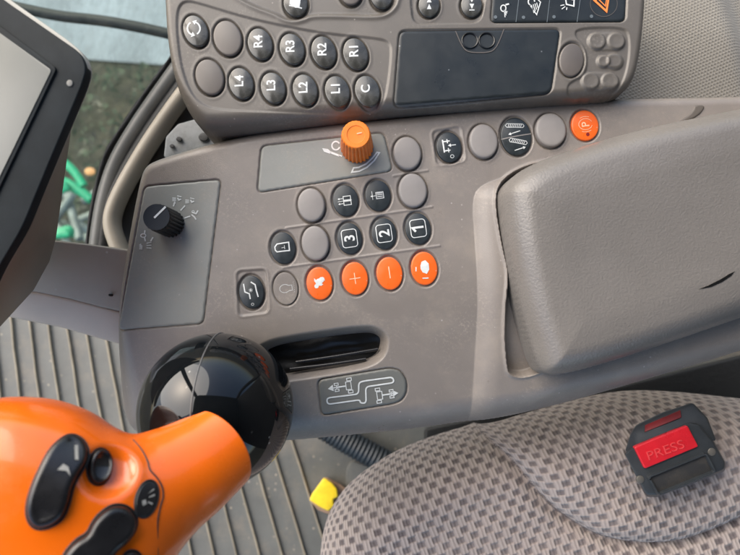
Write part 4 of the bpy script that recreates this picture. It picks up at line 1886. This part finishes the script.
# lower recess: raised lip round a dusty floor
rc = [bz(*q) for q in ((248, 455), (550, 332), (598, 428), (300, 548))]
w_ = roundpoly(PW(rc, ZF), .002)
lip_ = [Vector((x, y, ZF + .0005)) for x, y in w_]
o = sweep('recess_lip', lip_ + lip_[:2], .0009, .0024, M['buckle'], None, 1, 6)
adopt(o, bk)
w2 = PW([bz(*q) for q in ((300, 452), (545, 352), (580, 425), (312, 532))], ZF)
o = slab('recess', [(x, y, ZF + .0004) for x, y in w_], [(x, y, ZF - .003) for x, y in w_], M['dustyrecess'], None, .0002)
adopt(o, bk)
for x, y in ((212, 473), (590, 327)):
    c = P(*bz(x, y), ZF)
    V, Fc = dome_mesh(.0025, .0025, .0008, .0004, -.001, 24)
    o = link('screw', mesh_from('screw', V, Fc), M['steel'])
    o.location = c
    bpy.context.view_layer.update()
    adopt(o, bk)

# ================================================================== side panel with cloth
sp_ = [(560, -120), (900, -120), (900, 150), (560, 150)]
pan = thing('cloth_side_panel', 'beige finely patterned cloth panel behind the keypad pod', 'side panel', P(690, 50, -.07))
spw = PW(sp_, -.05)
o = heightfield('cloth', spw, lambda X, Y, D: -.05 + .01 * np.sin(X * 12 + .5) + .012 * sst(.17, .26, X) * sst(.12, .2, Y) - .03 * sst(.255, .30, X + .3 * (Y - .15)), .002, M['trimcloth'], uvfun=lambda x, y: (x, y))
adopt(o, pan)

# ================================================================== floor
FZ = -.36
fl = [(-260, 296), (200, 296), (480, 330), (900, 360), (900, 900), (-260, 900)]
w_ = PW(fl, FZ)
o = slab('floor', [(x, y, FZ) for x, y in w_], [(x, y, FZ - .02) for x, y in w_], M['mat'], None, .001)
structure(o, 'grey blue rubber cab floor', 'floor')
bm = bmesh.new()


def rib(a, b, w0, w1, h=.004):
    pa, pb = P(*a, FZ), P(*b, FZ)
    d = (pb - pa).normalized()
    s = Vector((-d.y, d.x, 0))
    n = 14
    rows = []
    for i in range(n + 1):
        c = pa.lerp(pb, i / n)
        ww = (w0 + (w1 - w0) * i / n) * random.uniform(.8, 1.25)
        c = c + s * random.uniform(-.0005, .0005)
        rows.append([bm.verts.new(c + s * ww + Vector((0, 0, -.001))), bm.verts.new(c + s * ww * .7 + Vector((0, 0, h))), bm.verts.new(c - s * ww * .7 + Vector((0, 0, h))), bm.verts.new(c - s * ww + Vector((0, 0, -.001)))])
    for i in range(n):
        for j in range(3):
            bm.faces.new((rows[i][j], rows[i + 1][j], rows[i + 1][j + 1], rows[i][j + 1]))


xx = -130.0
for i in range(24):
    sl_ = .10 + max(0, xx) * .00085
    y0, y1 = 300, 640
    if xx < 262:
        rib((xx + (y0 - 330) * sl_, y0), (xx + (y1 - 330) * sl_, y1), random.uniform(.0010, .0015), random.uniform(.0010, .0015))
    xx += 18.2 + .004 * xx
bmesh.ops.recalc_face_normals(bm, faces=bm.faces[:])
me = bpy.data.meshes.new('floor_ribs')
bm.to_mesh(me)
bm.free()
o = link('floor_ribs', me, M['rib'])
structure(o, 'worn tan ribs running along the rubber cab floor', 'floor ribs')

yb = thing('yellow_block', 'small yellow plastic block on brown card on the cab floor', 'block', P(325, 495, FZ))
q = [(324, 477.5), (332, 483), (337, 489), (338, 497), (333, 499), (334, 506), (328.5, 511), (320, 507), (309.5, 500), (312, 494)]
o = slab('cap', [P(a, b, FZ + .022) for a, b in q], [P(a, b, FZ + .012) for a, b in q], M['yellow'], None, .0015)
adopt(o, yb)
q = [(326, 477), (340, 484), (352, 493), (345, 506), (333, 516), (318, 510), (311, 502), (316, 490)]
o = slab('card', [P(a, b, FZ + .013) for a, b in q], [P(a, b, FZ + .001) for a, b in q], M['brown'], None, .001)
adopt(o, yb)
hs = thing('corrugated_hose', 'dark blue corrugated hose on the floor under the console', 'hose', P(390, 455, FZ))
hp = [P(a, b, FZ + .018) for a, b in ((320, 425), (345, 440), (372, 455), (400, 470), (440, 486))]
path = catmull(hp, 14)
V, Fc = [], []
n = 14
for i, c in enumerate(path):
    t = (path[min(i + 1, len(path) - 1)] - path[max(i - 1, 0)]).normalized()
    s = t.cross(Vector((0, 0, 1))).normalized()
    u = s.cross(t)
    rr = .0135 + (.0018 if i % 2 else 0)
    for j in range(n):
        a = 2 * math.pi * j / n
        V.append(c + s * rr * math.cos(a) + u * rr * math.sin(a))
for i in range(len(path) - 1):
    for j in range(n):
        Fc.append((i * n + j, i * n + (j + 1) % n, (i + 1) * n + (j + 1) % n, (i + 1) * n + j))
o = link('hose_wall', mesh_from('hose_wall', V, Fc), M['hose'])
adopt(o, hs)
pl = prism('floor_hatch', [(346, 470), (352, 460), (385, 474), (430, 462), (430, 520), (346, 520)], FZ + .004, FZ - .002, M['mat'], None, .001, .01)
tag(pl, 'flat grey hatch cover in the cab floor beside the seat cushion', 'hatch cover')

# ================================================================== outside and unseen cab roof
GZ = -1.7
gm = mat('yard_ground', (.030, .038, .026), .95, var=.5, vscale=3.5, col2=(.12, .10, .065), smudge=(9, .7, (.018, .026, .016)), bump=.6, bscale=30, bdist=.02)
me = mesh_from('ground', [(-400, -400, GZ), (400, -400, GZ), (400, 400, GZ), (-400, 400, GZ)], [(0, 1, 2, 3)])
structure(link('ground', me, gm, smooth=False), 'dark green and brown yard ground outside the cab', 'ground')
cm = mat('painted_sky_reflection', (.30, .325, .34), .7, var=.25, vscale=4, bump=.2, bscale=60, bdist=.005)  # pale blue ground colour stands in for sky mirrored in the glass
a, b = P(-300, 78, GZ), P(420, 52, GZ)
bm = bmesh.new()
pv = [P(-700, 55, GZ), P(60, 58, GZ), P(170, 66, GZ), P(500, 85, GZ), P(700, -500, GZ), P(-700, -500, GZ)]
me = mesh_from('sky_reflection', [(p.x, p.y, GZ + .006) for p in pv][::-1], [tuple(range(6))])
structure(link('sky_reflection', me, cm, smooth=False), 'pale bluish sheet painted as the sky reflected in the cab window', 'sky_reflection')

lm = []
for cc in ((.018, .034, .014), (.040, .060, .026), (.09, .078, .05), (.15, .135, .10)):
    lm.append(mat('leaf_litter', cc, .7, var=.3, vscale=20))
V, Fc, mi = [], [], []
for i in range(5200):
    x, y = random.uniform(-2.3, -.6), random.uniform(.15, 1.75)
    c = Vector((x, y, GZ + .02 + random.random() ** 2 * .22))
    if (c - P(100, 30, GZ)).length < .1:
        continue
    a = random.uniform(0, 6.28)
    l_ = random.uniform(.006, .022)
    t = Vector((math.cos(a), math.sin(a), random.uniform(-.5, .5))) * l_
    s_ = Vector((-math.sin(a), math.cos(a), random.uniform(-.6, .6))) * l_ * .35
    clump = .5 + .5 * math.sin(x * 7 + 2 * math.sin(y * 5)) * math.sin(y * 8 + 1)
    if c.y > P(100, 64, GZ).y + .04 * math.sin(x * 9) - .3 * (c.z - GZ):
        continue
    n = len(V)
    V += [c - t, c + s_, c + t, c - s_]
    Fc.append((n, n + 1, n + 2, n + 3))
    mi.append(min(3, int(clump * 2.2 + random.random() * 1.5)) if random.random() < .9 else 3)
me = mesh_from('leaf_litter', V, Fc)
for p, q in zip(me.polygons, mi):
    p.material_index = q
o = link('leaf_litter', me, lm, smooth=False)
o['kind'] = 'stuff'
o['label'] = 'dark leafy ground cover seen through the cab window'
o['category'] = 'ground cover'

gmx = thing('green_implement', 'bright green farm implement with tubular bars outside the window', 'farm implement', P(60, 190, GZ))


def gbar(px, z, r, m=M['green'], name='frame_bar', label=None):
    o = sweep(name, [P(a, b, z) for a, b in px], r, r, m, None, label=label)
    adopt(o, gmx)


gbar([(20, 160), (52, 158), (66, 164), (76, 174), (84, 186)], GZ + .7, .010)
gbar([(20, 176), (46, 178), (62, 181), (76, 188), (92, 200)], GZ + .6, .012)
gbar([(40, 188), (60, 186), (78, 192)], GZ + .5, .008)
gbar([(48, 236), (60, 231), (70, 229), (71, 237)], GZ + .5, .009)
q = [(36, 176), (66, 180), (72, 190), (58, 196), (36, 192)]
o = slab('cover_panel', [P(a, b, GZ + .62) for a, b in q], [P(a, b, GZ + .57) for a, b in q], M['green'], None, .01)
adopt(o, gmx)
q = [(50, 232), (66, 228), (71, 232), (70, 238), (55, 239)]
o = slab('cover_panel', [P(a, b, GZ + .52) for a, b in q], [P(a, b, GZ + .47) for a, b in q], M['green'], None, .01)
adopt(o, gmx)
q = [(84 + 11 * math.cos(t), 171.5 - 3.2 * math.sin(t)) for t in [2 * math.pi * i / 14 for i in range(14)]]
q = [(90 + 5.5 * math.cos(t), 171.5 - 4 * math.sin(t)) for t in [2 * math.pi * i / 14 for i in range(14)]]
o = slab('marker_lamp', [P(a, b, GZ + .7) for a, b in q], [P(a, b, GZ + .66) for a, b in q], M['amber'], None, .006)
adopt(o, gmx)
for i in range(10):
    px, py = random.uniform(50, 100), random.uniform(192, 238)
    d = Vector((random.uniform(-1, 1), random.uniform(-1, 1), random.uniform(-.3, .3))).normalized() * random.uniform(.03, .09)
    c = P(px, py, GZ + random.uniform(.2, .4))
    o = sweep('linkage_rod', [c - d, c, c + d], .012, .010, M['scrap'])
    adopt(o, gmx)

rm = mat('headliner', (.045, .045, .045), .8, var=.1, vscale=10)
rf = thing('unseen_cab_shell', 'unseen dark cab roof and pillars with a rear panel added to block skylight', 'cab', (0, 0, .95))  # out of view, added to shape the daylight and the ball's reflections
rp = roundpoly(np.array([(-.40, -.85), (.85, -.85), (.85, .45), (-.40, .45)]), .12)
o = slab('roof', [(x, y, 1.02) for x, y in rp], [(x, y, .95) for x, y in rp], rm, None, .02)  # unseen roof, edges drawn back for sky sheen on the console
adopt(o, rf)
o = slab('rear_light_block', [(.78, -.8, .96), (.84, -.8, .96), (.84, .42, .96), (.78, .42, .96)], [(.66, -.8, -.36), (.72, -.8, -.36), (.72, .6, -.36), (.66, .6, -.36)], rm, None, .02)  # unseen panel added to hold back sky light from the right
adopt(o, rf)
for pts_ in ([(-.38, .43, .97), (-.55, .58, .5), (-.68, .68, .1), (-.68, .68, -.1)], [(-.38, -.80, .97), (-.55, -.82, .5), (-.68, -.82, -.1), (-.66, -.80, -.9)],
             [(.80, .43, .97), (.80, .64, .5), (.76, .64, -.9)]):
    o = sweep('pillar', [Vector(p) for p in pts_], .04, .04, rm, None, 6, 14)
    adopt(o, rf)
